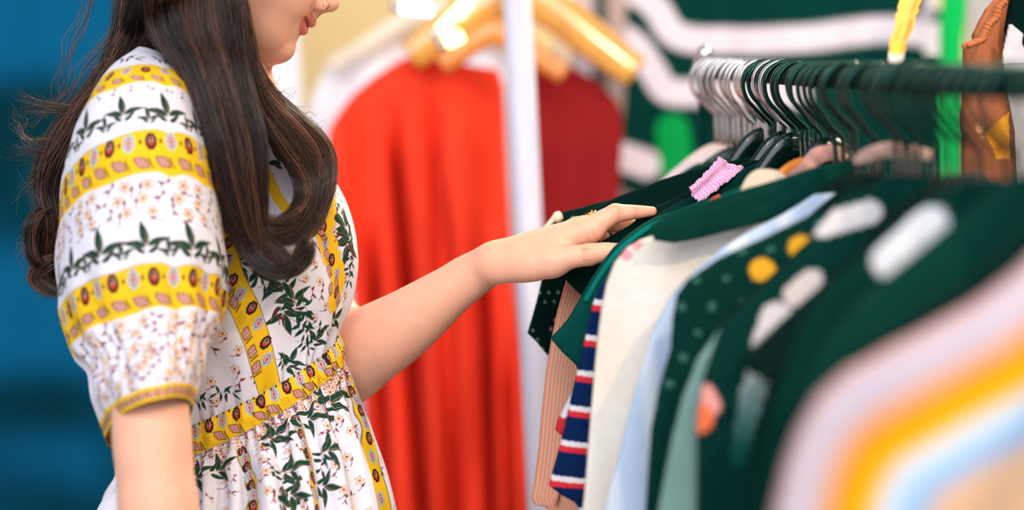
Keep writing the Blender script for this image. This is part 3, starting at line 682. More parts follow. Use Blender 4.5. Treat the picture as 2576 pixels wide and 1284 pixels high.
def lock(keys, n, sd, mix=LT, seed=1, **kw):
    X, R, ci = strands(keys, n, sd, seed=seed, **kw); grow(X, R, tone(n, ci, mix, seed))
S_ = 2.60
back = [[(300, -140, 2.72), (305, 0, 2.72), (290, 110, 2.72), (235, 215, 2.72), (165, 300, 2.72), (115, 400, 2.72), (100, 480, 2.72), (112, 560, 2.71), (92, 640, 2.72), (100, 700, 2.72)],
        [(370, -140, 2.71), (370, 0, 2.70), (345, 110, 2.70), (290, 220, 2.71), (215, 310, 2.71), (150, 410, 2.71), (128, 490, 2.72), (145, 570, 2.72), (140, 650, 2.73), (118, 735, 2.72)],
        [(440, -140, 2.70), (440, 0, 2.67), (400, 100, 2.67), (340, 200, 2.69), (270, 300, 2.71), (200, 410, 2.72), (175, 500, 2.73), (180, 590, 2.74), (172, 680, 2.74), (150, 745, 2.73)]]
lock(back, 4600, .018, seed=2, clumps=60, wob=9, fray=2.5)
lock([[(95, 530, 2.70), (72, 560, 2.69), (66, 610, 2.69), (80, 660, 2.69), (110, 680, 2.70), (150, 672, 2.71)],
      [(150, 520, 2.71), (110, 540, 2.69), (88, 590, 2.69), (95, 635, 2.69), (125, 655, 2.70), (165, 650, 2.71)]], 700, .008, seed=3, clumps=12, wob=4)
lock([[(150, 640, 2.71), (110, 650, 2.70), (82, 680, 2.70), (80, 710, 2.70), (100, 735, 2.70), (125, 745, 2.70)],
      [(175, 660, 2.72), (140, 670, 2.70), (110, 690, 2.70), (100, 700, 2.70), (110, 715, 2.70), (150, 742, 2.70)]], 500, .006, seed=4, clumps=10, wob=4)
# nape and shoulder: hair falling forward over the near shoulder
front = [[(385, -140, 2.63), (380, 0, 2.60), (395, 90, 2.585), (440, 160, 2.58), (486, 250, 2.57), (512, 340, 2.565), (535, 430, 2.565), (560, 520, 2.57), (600, 600, 2.575), (650, 668, 2.58)],
         [(450, -140, 2.60), (450, 0, 2.575), (470, 90, 2.57), (505, 170, 2.57), (535, 260, 2.565), (560, 350, 2.56), (575, 440, 2.56), (592, 530, 2.565), (620, 610, 2.57), (675, 690, 2.575)],
         [(520, -140, 2.585), (520, 0, 2.57), (535, 90, 2.565), (560, 170, 2.565), (585, 260, 2.56), (605, 350, 2.56), (618, 440, 2.56), (632, 530, 2.565), (652, 610, 2.57), (710, 672, 2.575)],
         [(590, -140, 2.60), (600, 0, 2.585), (604, 90, 2.58), (612, 170, 2.58), (630, 260, 2.575), (650, 340, 2.57), (655, 430, 2.57), (655, 520, 2.575), (668, 590, 2.58), (735, 660, 2.575)]]
lock(front, 6200, .014, seed=5, clumps=90, wob=8, npts=52, fray=1.8)
# big wave curving out over the bust and back in
wave = [[(560, -140, 2.60), (590, 0, 2.59), (622, 110, 2.60), (640, 170, 2.615), (690, 240, 2.63), (755, 300, 2.64), (810, 360, 2.65), (828, 430, 2.65), (815, 510, 2.64), (775, 585, 2.61), (700, 605, 2.59), (645, 590, 2.585)],
        [(560, -140, 2.59), (590, 0, 2.58), (615, 110, 2.59), (632, 190, 2.60), (672, 265, 2.61), (725, 330, 2.62), (775, 400, 2.63), (792, 470, 2.63), (775, 540, 2.61), (730, 590, 2.59), (675, 588, 2.58), (640, 560, 2.58)],
        [(550, -140, 2.585), (580, 0, 2.575), (608, 110, 2.58), (625, 200, 2.585), (655, 290, 2.595), (695, 365, 2.60), (740, 430, 2.61), (760, 490, 2.61), (735, 535, 2.59), (690, 555, 2.58), (655, 545, 2.575), (635, 520, 2.57)]]
lock(wave, 4200, .012, seed=6, clumps=60, wob=8, npts=60, fray=1.8)
lock([[(600, -60, 2.59), (618, 60, 2.60), (632, 150, 2.62), (680, 215, 2.64), (740, 270, 2.66), (800, 325, 2.665), (829, 380, 2.665), (832, 440, 2.665), (815, 490, 2.65)],
      [(600, -60, 2.58), (614, 60, 2.59), (628, 160, 2.61), (668, 232, 2.63), (728, 292, 2.64), (785, 352, 2.65), (815, 400, 2.65), (822, 450, 2.65), (805, 510, 2.64)]], 1100, .006, GD, seed=7, clumps=14, wob=5)
# curl at the end
lock([[(665, 560, 2.575), (640, 600, 2.57), (640, 650, 2.56), (680, 690, 2.555), (735, 680, 2.56), (768, 640, 2.57), (772, 590, 2.58)],
      [(690, 575, 2.575), (655, 615, 2.565), (660, 648, 2.56), (690, 668, 2.555), (728, 660, 2.56), (752, 630, 2.57), (758, 600, 2.58)],
      [(600, 560, 2.57), (612, 620, 2.565), (640, 668, 2.56), (690, 700, 2.555), (745, 690, 2.56), (778, 655, 2.57), (782, 610, 2.58)]], 1500, .006, seed=8, clumps=16, wob=4)
lock([[(800, 480, 2.63), (790, 540, 2.62), (750, 585, 2.60), (700, 600, 2.585), (660, 590, 2.575), (640, 575, 2.57)],
      [(780, 470, 2.62), (760, 520, 2.61), (725, 560, 2.595), (685, 570, 2.58), (655, 560, 2.575), (645, 550, 2.57)]], 1000, .006, LT, seed=18, clumps=12, wob=4)
# light brown lock in front of the ear side and the long highlighted strand
lock([[(390, -60, 2.60), (388, 40, 2.58), (420, 110, 2.565), (462, 170, 2.56), (495, 240, 2.555), (515, 320, 2.553), (528, 400, 2.553), (540, 470, 2.555)],
      [(410, -60, 2.60), (412, 40, 2.575), (446, 120, 2.56), (482, 180, 2.555), (508, 250, 2.55), (524, 330, 2.55), (536, 410, 2.55), (548, 480, 2.553)]], 700, .005, GD, seed=9, clumps=10, wob=3)
lock([[(575, 60, 2.565), (585, 160, 2.56), (590, 240, 2.555), (598, 320, 2.552), (618, 400, 2.55), (632, 470, 2.552), (640, 560, 2.56)],
      [(583, 60, 2.565), (592, 160, 2.56), (597, 240, 2.555), (606, 320, 2.552), (628, 400, 2.55), (644, 470, 2.552), (650, 560, 2.56)]], 260, .003, GD, seed=10, clumps=5, wob=2)
# cap of hair over the skull, above the frame
for q, (a, b) in enumerate(((2.50, -1), (2.58, -1), (2.66, 0), (2.74, 0), (2.82, 1), (2.90, 1))):
    y = (a-2.70)/.20
    k = math.sqrt(max(0, 1-y*y*.96))
    lock([[(690, -210-190*k, a), (560, -240-190*k, a), (440, -200-150*k, a), (370, -120-60*k, a), (340, 0, a*.6+2.70*.4), (330, 90, 2.70)],
          [(760, -190-120*k, a), (640, -220-120*k, a), (500, -150-80*k, a), (430, -70, a), (420, 20, a*.6+2.70*.4), (420, 100, 2.69)]], 900, .018, seed=20+q, clumps=14, wob=14, rad=.0006)
# fly-away strands
g = np.random.default_rng(5)
for i in range(230):
    y0 = g.uniform(60, 420); x0 = np.interp(y0, [0, 110, 215, 300, 400, 480], [310, 290, 235, 165, 115, 100])+g.uniform(0, 30); L = g.uniform(.4, 1.15); d0 = 2.71+g.normal(0, .02)
    k = np.array([(x0+40, y0-90, d0), (x0+5, y0-10, d0), (x0-28*L, y0+45*L, d0), (x0-70*L*g.uniform(.4, 1.2), y0+80*L, d0), (x0-95*L*g.uniform(.2, 1.1), y0+(95+40*g.normal())*L, d0)])
    if k[:, 0].min() < 25: continue
    lock([k], 1, .0, GD if i % 3 else LT, seed=100+i, wob=3, clumps=1, fray=.6, rad=.00022, npts=20)
for k, n in (([(240, 200, 2.71), (190, 262, 2.71), (130, 268, 2.71), (80, 262, 2.71), (42, 248, 2.71)], 60), ([(200, 300, 2.71), (160, 345, 2.70), (110, 372, 2.70), (70, 378, 2.70), (40, 366, 2.70)], 70),
             ([(150, 340, 2.71), (100, 350, 2.71), (60, 350, 2.71), (45, 310, 2.71), (40, 290, 2.71)], 22), ([(105, 540, 2.70), (75, 560, 2.69), (62, 590, 2.69), (64, 630, 2.69), (78, 660, 2.69)], 40),
             ([(250, -60, 2.72), (205, 40, 2.72), (175, 120, 2.71), (160, 190, 2.71), (150, 255, 2.71)], 20), ([(300, 60, 2.72), (230, 130, 2.72), (190, 200, 2.71), (140, 260, 2.71), (70, 300, 2.71)], 20)):
    lock([k, [(x+8, y+10, d) for x, y, d in k]], n, .008, GD, seed=400+n, wob=8, clumps=9, clumpy=.4, fray=7, rad=.00022, npts=26)
for i in range(60):
    y0 = g.uniform(160, 420); x0 = np.interp(y0, [150, 200, 300, 400, 470], [640, 680, 775, 828, 832]); L = g.uniform(.3, 1)
    lock([[(x0-60, y0-50, 2.66), (x0-20, y0-8, 2.66), (x0+14*L, y0+10*g.normal(), 2.66), (x0+40*L, y0+22*g.normal(), 2.66)]], 1, 0, GD, seed=600+i, wob=2, clumps=1, fray=.5, rad=.0002, npts=14)
M_hair = mat('hair', usecol=True, rough=.33, spec=.5, mott=(40, .1))
hair = mesh_np('hair', np.concatenate(HV), np.concatenate(HF), M_hair, person, col=np.concatenate(HC))
# ================================================================ RACK, HANGERS, GARMENTS
A0 = P(1975, 186, 2.70); A1 = P(2475, 200, 1.97); RD = A1-A0; RD[2] = 0; RD /= np.linalg.norm(RD)      # horizontal rail, coming towards the viewer
SD = np.cross(RD, np.array([0, 0, 1.])); SD /= np.linalg.norm(SD)
if SD @ CR[:, 0] < 0: SD = -SD                                   # +s = photo right
RZ = A0[2]
def dep(X): return -((X-CT) @ CR[:, 2])
def rail(d):
    t = (d-dep(A0))/(dep(A0+RD)-dep(A0)); return A0+RD*t
def loc(px, py, H):
    "photo pixel -> (s,z) on the upright plane of the hanger at H"
    r = P(px, py, 1.)-CT; t = ((H-CT) @ RD)/(r @ RD); X = CT+r*t-H; return X @ SD, X[2]
M_rail = mat('painted_steel', '#02302A', rough=.6, spec=.03, mott=(20, .1))
M_chrome = mat('chrome', '#D9D4D6', rough=.18, metal=1, mott=(30, .05))
M_dull = mat('dull_metal', '#8C807C', rough=.35, metal=.8, mott=(60, .1))
M_hookblk = mat('black_coated_wire', '#1C4540', rough=.16, metal=1, mott=(30, .05))
M_plblk = mat('black_plastic', '#021C17', rough=.14, spec=.45, mott=(30, .05))
M_mattblk = mat('matt_black_plastic', '#02201C', rough=.7, spec=.08, mott=(30, .05))
M_plpink = mat('pale_plastic', '#D9C3C2', rough=.3, mott=(30, .05))
rack = empty('clothes_rack', tuple(rail(3.16)*np.array([1, 1, 0])))
tag(rack, 'dark metal clothes rail on upright posts carrying the crowded row of hangers', 'clothes rack')
ra, rb_ = rail(3.17), rail(1.30)
MB().add(tube(np.linspace(ra, rb_, 30), .0125, 20)).build('rail', M_rail, rack)
for X in (ra, rb_):
    MB().add(tube(np.array([X+[0, 0, .004], [X[0], X[1], .09]]), .012, 14)).build('post', M_rail, rack)
    MB().add(tube(np.array([X*[1, 1, 0]+SD*.32+[0, 0, .09], X*[1, 1, 0]-SD*.32+[0, 0, .09]]), .012, 14)).build('foot_bar', M_rail, rack)
    for s in (-1, 1):
        c = X*[1, 1, 0]+SD*.30*s
        m = MB().add(tube(np.array([c+RD*.012+[0, 0, .033], c-RD*.012+[0, 0, .033]]), .033, 20)); m.add(tube(np.array([c+[0, 0, .03], c+[0, 0, .09]]), .006, 8))
        m.build('caster', M_plblk, rack)
MB().add(ball(ra+[0, 0, .021], (.0125, .0125, .0125))).add(ball(ra+[0, 0, .008], (.016, .016, .013))).build('end_knob', M_chrome, rack)
def hanger(d, chrome=False, col=None, bulge=1., tilt=0., label='', group='hangers crowded on the rail', arch=False):
    H = rail(d)
    root = empty('clothes_hanger', tuple(H)); root.rotation_euler = (0, 0, tilt)
    tag(root, label, 'clothes hanger', group)
    # question mark hook: wraps the rail, belly to the left
    r = .0245*bulge; cz = .0125+.0022-r
    a = np.radians(np.linspace(-10, 232, 34)); q = [(math.cos(x)*r*1.0-.003, cz+math.sin(x)*r*(1.0 if x < math.pi else 1.15)) for x in a]
    x1, z1 = q[-1]; k9 = RNG.uniform(-.004, .004); q += [(x1*.45+k9*.5, z1-.0115-abs(k9)), (.0005+k9*.4, z1-.021-abs(k9)), (.001, z1-.032), (.001, -.094)]
    pth = np.array([H+SD*x+np.array([0, 0, z]) for x, z in q]); pth = catmull(pth, np.linspace(0, len(pth)-1, 90))
    MB().add(tube(pth, .0025, 10, flat=(RD, 1.5))).build('hook', M_chrome if chrome else M_hookblk, root)
    MB().add(tube(np.array([H+SD*.001+[0, 0, -.074], H+SD*.001+[0, 0, -.100]]), .0030, 12)).build('collar_sleeve', M_dull, root)
    S = np.linspace(-1, 1, 61); X = []
    for u in S:
        x = u*.19; z = -.101-.150*(math.sqrt(u*u+.012)-.1095)+-.004+(.026*math.exp(-(x/.040)**2) if arch else 0)
        X.append(H+SD*x+np.array([0, 0, z])+RD*(-.006*u*u))
    m = MB().add(tube(np.array(X), np.interp(np.abs(S), [0, .3, 1], [.015 if arch else .010, .009, .005]), 12, flat=(RD, .40)))
    m.add(tube(np.array(X)+np.array([0, 0, .0085]), np.interp(np.abs(S), [0, .5, .6], [.0018, .0018, .0005]), 8))
    if arch: MB().add(tube(np.array(X)[17:44]+np.array([0, 0, .0115])-RD*.004, .0009, 8)).build('rim', M_chrome, root)
    m.build('shoulder_bar', M_plpink if col else M_plblk if d > 2.45 else M_mattblk, root)
    return root
NZ = [0]
def garment(name, d, left, mat_, label, cat='shirt', hem=-.66, th=.011, colf=None, group=None, right=None, folds=1., top=None, nz=170, nth=150, sc=1., local=False):
    """hanging garment: left outline traced (px,py) or local (s,z); mirrored on the right"""
    H = rail(d); NZ[0] += 1; sd = NZ[0]
    L = [loc(x, y, H) for x, y in left] if not local else list(left)
    L = [(-s, z) for s, z in L]; L.sort(key=lambda q: -q[1])
    if L[-1][1] > hem: L.append((L[-1][0]*.98, hem))
    zs = np.array([z for s, z in L]); ws = np.array([max(s, .012) for s, z in L])
    z = np.linspace(zs[0], min(hem, zs[-1]), nz); w = np.interp(-z, -zs, ws)
    R = w if right is None else np.interp(-z, -np.array([q[1] for q in right]), np.array([q[0] for q in right]))
    # right side: plain shoulder and side
    if right is None: R = np.minimum(np.maximum.accumulate(np.minimum(w, .05+np.abs(z-z[0])*1.6)), .215)
    th_ = th*np.clip(.35+(z[0]-z)/.10, .35, 1)*(1+.15*np.sin(z*9+sd))
    a = np.linspace(0, 2*math.pi, nth, endpoint=False); c, s_ = np.cos(a), np.sin(a); pw = .35
    cc = np.sign(c)*np.abs(c)**.8; ss_ = np.sign(s_)*np.abs(s_)**pw
    X = np.where(cc[None, :] < 0, cc[None, :]*w[:, None], cc[None, :]*R[:, None])
    # drape : soft vertical folds
    amp = folds*.0042*np.clip((z[0]-z)/.2, 0, 1)[:, None]
    fo = amp*(np.sin(X*38+sd*1.7+2*np.sin(z*3+sd)[:, None])+.6*np.sin(X*71+sd*2.3+z[:, None]*4))
    fo = fo+folds*.006*vnoise(X*9+sd, z[:, None]*7+0*X, sd)*np.clip((z[0]-z)/.08, 0, 1)[:, None]
    Y = ss_[None, :]*th_[:, None]+fo
    Z = z[:, None]+0*X+.0015*vnoise(X*60, z[:, None]*40, sd)
    V = H+X[..., None]*SD+Y[..., None]*RD+Z[..., None]*np.array([0, 0, 1.])
    col = None
    if colf is not None: col = colf(X.ravel(), Z.ravel(), np.broadcast_to(s_[None, :], X.shape).ravel(), H, (w[:, None]+X).ravel())
    F = [grid_faces(nz, nth)[:, ::-1]]
    o = mesh_np(name, V.reshape(-1, 3), F, mat_, None, col=col)
    tag(o, label, cat, group); o['hd'] = 0; del o['hd']
    return o, H
def part_tube(o, pts, r, name, m, flat=None, col=None):
    return MB().add(tube(pts, r, 10, flat=flat)).build(name, m, o)
def cloth(name, c, **k):
    k.setdefault('rough', .95); k.setdefault('spec', .06); k.setdefault('bump', ('noise', 500, .25, .0006)); k.setdefault('mott', (14, .12))
    return mat(name, c, **k)
M_blk = cloth('dark_jersey', '#032D28'); M_blk2 = cloth('black_knit', '#021F1B'); M_blk3 = cloth('dark_green_cotton', '#07372F')
M_vc = cloth('patterned_fabric', '#ffffff', usecol=True, mott=(14, .05))
M_fuzz = cloth('fleece', '#ffffff', usecol=True, bump=('noise', 420, .6, .0015), mott=(90, .04))
M_rib = cloth('ribbed_knit', '#ffffff', usecol=True, mott=(20, .06))
DKG = hexc('#043029')
def flat(c): return lambda X, Z, s, H, e: np.tile(hexc(c), (len(X), 1))
GR = 'dark tops hanging on the crowded rail'
# generic shoulder outline in local metres
def generic(w=.2, drop=.105, sl=.245, top=-.105, neck=.05):
    return [(-neck*.8, top), (-neck*1.3, top-.012), (-(neck+w)/2, top-.012-drop*.45), (-w, top-.012-drop*.9), (-w-.015, top-drop-.035), (-sl, top-drop-.13), (-sl+.02, top-drop-.15), (-w+.01, top-drop-.17), (-w+.015, -.7)]
# --- the garments in view, far to near (depth of their hanger)
G = []
def near_hem(o, H, pts, r, m, name='hem'): return part_tube(o, np.array([H+SD*a+np.array([0, 0, b])+RD*c for a, b, c in pts]), r, name, m)
# farthest plain dark tops
for d, lab, w, tp in ((3.10, 'farthest dark top on the rail, under the pale plastic hanger', .165, -.13), (3.04, 'second farthest dark top, behind the wooden-dark shoulders by the rail end', .185, -.115),
                      (2.98, 'dark top with its shoulder line just above the sequinned black top', .20, -.11), (2.92, 'smooth dark top right behind the sequinned black top', .225, -.105)):
    lab = lab.replace('wooden-dark', 'dark')
    garment('hanging_top', d, generic(w, .112, w+.03, tp), M_blk if w < .2 else M_blk3, lab, 'top', group=GR, local=True)
# sequinned / eyelet black sleeve
def seqc(X, Z, s, H, e):
    c = np.tile(hexc('#03211D'), (len(X), 1)); u, v = X/.011, Z/.011
    fu, fv = np.mod(u+np.floor(v)*.5, 1)-.5, np.mod(v, 1)-.5; m = (np.hypot(fu, fv*.8) < .15) & (vnoise(X*40, Z*40, 4) > .05)
    c[m] = hexc('#6F9088'); m2 = (np.hypot(fu, fv) < .16) & (e < .05) & (e > .025); c[m2] = hexc('#D98FA8'); return c
o, H = garment('sequinned_top', 2.86, [(1850, 392), (1760, 425), (1640, 470), (1500, 512), (1420, 532), (1395, 548), (1384, 590), (1376, 650), (1352, 750), (1326, 838), (1350, 862), (1385, 905), (1400, 1000), (1400, 1284)], M_vc,
               'black top with small sequins and eyelets, its sleeve below the hand', 'top', colf=seqc, nz=420, nth=340)
a, b = P(1372, 590, 2.83), P(1396, 545, 2.83)
MB().add(tube(catmull(np.array([P(1335, 620, 2.835), P(1362, 588, 2.83), P(1392, 552, 2.83), P(1402, 540, 2.83), P(1404, 560, 2.83)]), np.linspace(0, 4, 20)), np.interp(np.arange(20), [0, 13, 17, 19], [.0025, .004, .0065, .003]), 10)).build('tie_end', mat('cream_plastic', '#E8D9C0', rough=.4), o)
for d, pts, m, lab in ((2.815, [(1880, 395), (1700, 440), (1560, 492), (1480, 530), (1440, 560), (1425, 620), (1410, 700), (1430, 800), (1440, 1284)], M_blk2, 'black top whose shoulder runs under the fingers, in front of the sequinned one'),):
    garment('hanging_top', d, pts, m, lab, 'top', group=GR)
# pink ribbed jumper with long sleeve
def ribc(X, Z, s, H, e):
    k = .5+.5*np.sin(e*2*math.pi/.0042); c = hexc('#E3A68C')+(hexc('#C17F68')-hexc('#E3A68C'))*np.clip(k*1.3-.5, 0, 1)[:, None]; return c
o, H = garment('ribbed_jumper', 2.77, [(1890, 440), (1700, 520), (1600, 575), (1500, 615), (1455, 650), (1425, 705), (1402, 780), (1385, 860), (1372, 940), (1362, 1040), (1354, 1140), (1345, 1215), (1338, 1250), (1345, 1272), (1372, 1276), (1385, 1290), (1390, 1330)], M_rib,
               'salmon pink ribbed jumper with its long sleeve hanging beside the post', 'jumper', colf=ribc, nz=300, nth=620, folds=.8)
wv = [loc(x, y, H) for x, y in ((1398, 1150), (1408, 1180), (1400, 1225), (1392, 1262))]
part_tube(o, np.array([H+SD*a+RD*.016+np.array([0, 0, b]) for a, b in wv]), .003, 'cuff_fold', cloth('salmon_knit', '#DDA38C'))
# dark top under thumb
garment('hanging_top', 2.722, [(1925, 388), (1800, 448), (1650, 520), (1600, 552), (1545, 590), (1490, 618), (1450, 652), (1425, 690), (1422, 704), (1455, 738), (1490, 765), (1500, 800), (1505, 1284)], M_blk2,
        'black short-sleeved top held between thumb and fingers', 'top', group=GR, th=.012)
garment('hanging_top', 2.69, [(1945, 392), (1850, 436), (1760, 482), (1668, 532), (1630, 560), (1600, 600), (1570, 640), (1560, 700), (1560, 1284)], M_blk, 'dark top with a fine edge seam right beside the fingertip', 'top', group=GR, th=.011)
# dark teal short-sleeved top
o, H = garment('teal_tshirt', 2.640, [(1940, 425), (1850, 474), (1760, 508), (1700, 532), (1650, 548), (1622, 562), (1580, 592), (1545, 622), (1515, 660), (1485, 706), (1462, 748), (1430, 800), (1404, 832), (1384, 852), (1412, 885), (1448, 918), (1460, 950), (1480, 1000), (1490, 1100), (1500, 1284)], cloth('teal_jersey', '#05463F'),
               'dark teal t-shirt with a pointed short sleeve, its shoulder over the thumb', 't-shirt', th=.013)
sh = [loc(x, y, H) for x, y in ((1850, 474), (1760, 508), (1700, 532), (1650, 548), (1622, 562), (1580, 592), (1545, 622), (1515, 660), (1485, 706), (1462, 748))]
part_tube(o, catmull(np.array([H+SD*(a+.003)+RD*.011+np.array([0, 0, b-.004]) for a, b in sh]), np.linspace(0, 9, 60)), .0032, 'shoulder_seam', cloth('teal_seam', '#077068'))
# white top with red hem seen below the sleeve
def wr(X, Z, s, H, e):
    c = np.tile(hexc('#DCDAE2'), (len(X), 1)); z0 = loc(1400, 1048, H)[1]; c[Z < z0] = hexc('#C8323A'); return c
garment('white_shirt', 2.595, [(1960, 440), (1700, 560), (1600, 640), (1540, 740), (1500, 850), (1455, 960), (1432, 1000), (1413, 1036), (1402, 1058), (1396, 1082), (1430, 1112), (1480, 1140), (1490, 1284)], M_vc, 'white top with a red sleeve edge, just showing behind the striped navy top', 'top', colf=wr, nz=300)
# navy with red and white stripes
def navy(X, Z, s, H, e):
    c = np.tile(hexc('#0B2450'), (len(X), 1)); zz = Z+.006*np.sin(e*30)-.10*np.clip(e, 0, .03)*0
    z0 = loc(1495, 752, H)[1]; p = loc(1495, 752, H)[1]-loc(1480, 840, H)[1]; f = np.mod((z0-zz)/p, 1); on = (z0-zz) > -.2*p
    c[(f < .15) & on] = hexc('#E4DDE0'); c[(f >= .15) & (f < .32) & on] = hexc('#D8303A'); return c
o, H = garment('striped_jumper', 2.545, [(1990, 430), (1900, 482), (1780, 540), (1640, 596), (1580, 640), (1535, 690), (1508, 724), (1490, 765), (1472, 850), (1455, 920), (1436, 1000), (1418, 1085), (1398, 1160), (1380, 1222), (1412, 1244), (1445, 1264), (1462, 1290), (1470, 1330)], M_vc,
               'navy blue jumper with thin white and red stripes', 'jumper', colf=navy, nz=520, nth=260, folds=.6)
# cream fleece
def cream(X, Z, s, H, e):
    c = np.tile(hexc('#E8DAC6'), (len(X), 1)); n = vnoise(X*14, Z*14, 8)[:, None]; c = c+(hexc('#F2ECEA')-c)*np.clip(.4+n*.8, 0, 1)
    p, q = loc(1598, 612, H), loc(1572, 640, H); dd = np.minimum(np.hypot(X-p[0], Z-p[1]), np.hypot(X-q[0], Z-q[1])); c[dd < .006] = hexc('#E59AA6'); return c
o, H = garment('fleece_jacket', 2.46, [(2010, 470), (1900, 520), (1760, 560), (1650, 590), (1612, 604), (1575, 625), (1545, 662), (1526, 715), (1514, 780), (1506, 850), (1498, 930), (1490, 1020), (1482, 1110), (1474, 1200), (1465, 1284), (1462, 1320)], M_fuzz,
               'cream fleecy jacket, widest pale garment on the rail, behind the light blue one', 'jacket', colf=cream, th=.013, nz=260, nth=240)
# dark folded shoulder lying over it
def drape(name, pts, d, r, m, label, cat, flatf=.35):
    H = rail(d); q = [loc(x, y, H) for x, y in pts]; K = np.array([H+SD*a+np.array([0, 0, b]) for a, b in q])
    K = catmull(K, np.linspace(0, len(K)-1, 70)); rr = np.interp(np.linspace(0, 1, 70), np.linspace(0, 1, len(r)), r)*d/FPX
    V, F = tube(K, rr, 40, flat=(RD, flatf)); V = V+RD*(.004*vnoise(V[:, 0:1]*70, V[:, 2:3]*70, 4))
    return tag(MB().add((V, F)).build(name, m), label, cat)
drape('dark_camisole', [(1640, 585), (1690, 575), (1760, 556), (1850, 530), (1960, 500), (2070, 462), (2160, 430)], 2.415, [20, 38, 44, 46, 48, 46, 30], M_blk3, 'dark green top with a rolled shoulder lying over the cream jacket', 'top', .22)
# light blue
def blu(X, Z, s, H, e):
    c = np.tile(hexc('#B9CBE6'), (len(X), 1)); f = np.sin(X*120+Z*9)[:, None]; return c+(hexc('#DDE4F1')-c)*np.clip(f, 0, 1)
garment('blue_shirt', 2.375, [(2050, 490), (1960, 545), (1900, 575), (1820, 622), (1750, 680), (1700, 735), (1668, 790), (1640, 850), (1612, 930), (1585, 1030), (1560, 1130), (1532, 1230), (1515, 1310)], M_vc, 'pale blue shirt between the cream jacket and the beaded black top', 'shirt', colf=blu, folds=1.5)
# black beaded / eyelet top
def eyel(X, Z, s, H, e):
    c = np.tile(hexc('#05302A'), (len(X), 1)); u, v = X/.03, Z/.024; fu, fv = np.mod(u+np.floor(v)*.5, 1)-.5, np.mod(v, 1)-.5
    m = (np.hypot(fu+.25*vnoise(u, v, 3), fv+.25*vnoise(v, u, 5)) < .13) & (Z > -.30); c[m] = hexc('#3B6A62')
    for (x, y, r) in ((1912, 678, .0125), (2010, 620, .0125)):
        a, b = loc(x, y, H); c[np.hypot(X-a, (Z-b)*1.1) < r] = hexc('#E8A92C')
    return c
garment('beaded_top', 2.27, [(2150, 500), (2040, 540), (1975, 572), (1900, 610), (1800, 655), (1730, 700), (1702, 740), (1692, 800), (1688, 880), (1660, 980), (1640, 1080), (1625, 1284)], M_vc, 'black beaded top with two mustard spots on the shoulder', 'top', colf=eyel, nz=300, nth=300)
garment('grey_green_top', 2.205, [(2180, 600), (2060, 680), (1930, 760), (1810, 830), (1752, 905), (1715, 1000), (1690, 1100), (1672, 1200), (1655, 1300)], cloth('grey_green_cotton', '#7E9E96'), 'grey green top, a pale slit between the black tops', 'top')
def pr(spots, base='#04302A'):
    def f(X, Z, s, H, e):
        c = np.tile(hexc(base), (len(X), 1))
        for (x0, y0, x1, y1, r, col) in spots:
            a, b = np.array(loc(x0, y0, H)), np.array(loc(x1, y1, H)); q = np.stack([X, Z], 1)-a; ab = b-a; t = np.clip(q @ ab/(ab @ ab+1e-9), 0, 1)
            c[np.linalg.norm(q-t[:, None]*ab, axis=1) < r] = hexc(col)
        return c
    return f
garment('printed_top', 2.135, [(2230, 450), (2120, 500), (2060, 570), (2000, 650), (1900, 735), (1810, 830), (1768, 950), (1752, 1060), (1750, 1284)], M_vc, 'black top printed with a white flash, a pale bar and an orange pink spot', 'top',
        colf=pr([(1765, 990, 1778, 1015, .010, '#E79B94'), (1750, 1045, 1752, 1050, .013, '#F0744A'), (1990, 740, 2035, 702, .010, '#D9CCCC'), (2000, 796, 2003, 800, .009, '#8FAFA4'), (2065, 566, 2185, 532, .0105, '#D6D0D2')]+[(1945-t*95-10*math.sin(t*3), 800+t*350, 1945-(t+.02)*95-10*math.sin(t*3), 800+(t+.02)*350, .0150-.0085*t, '#%02X%02X%02X' % tuple(int(a+(b-a)*max(0, t-.25)/.75) for a, b in zip((218, 211, 214), (10, 72, 64)))) for t in np.arange(0, 1, .02)]), nz=260, nth=260)
garment('hanging_top', 2.06, [(2290, 540), (2210, 590), (2110, 680), (2050, 760), (2000, 840), (1958, 930), (1925, 1040), (1900, 1284)], M_blk2, 'plain black top right beside the white flash printed top', 'top', group=GR)
garment('hanging_top', 1.985, [(2350, 500), (2240, 580), (2140, 680), (2080, 760), (2030, 850), (1980, 950), (1950, 1060), (1920, 1284)], M_blk, 'dark top two behind the one with the wide white bar', 'top', group=GR)
garment('printed_top', 1.905, [(2420, 460), (2300, 540), (2180, 640), (2080, 730), (2020, 810), (1985, 900), (1950, 1000), (1925, 1100), (1905, 1284)], M_vc, 'black top with one wide white bar on its shoulder', 'top',
        colf=pr([(2230, 655, 2340, 560, .0135, '#DADCE4')], '#033029'), nz=260, nth=260)
garment('hanging_top', 1.80, [(2560, 440), (2400, 560), (2250, 680), (2150, 770), (2070, 870), (2020, 980), (1985, 1100), (1960, 1284)], M_blk3, 'smooth dark green top, second nearest dark garment', 'top', group=GR, th=.012)
garment('hanging_top', 1.71, [(2700, 470), (2576, 600), (2440, 720), (2320, 790), (2200, 860), (2110, 930), (2050, 1010), (2000, 1110), (1965, 1284)], M_blk2, 'black top nearest to the viewer, above the multicoloured striped one', 'top', group=GR, th=.013)
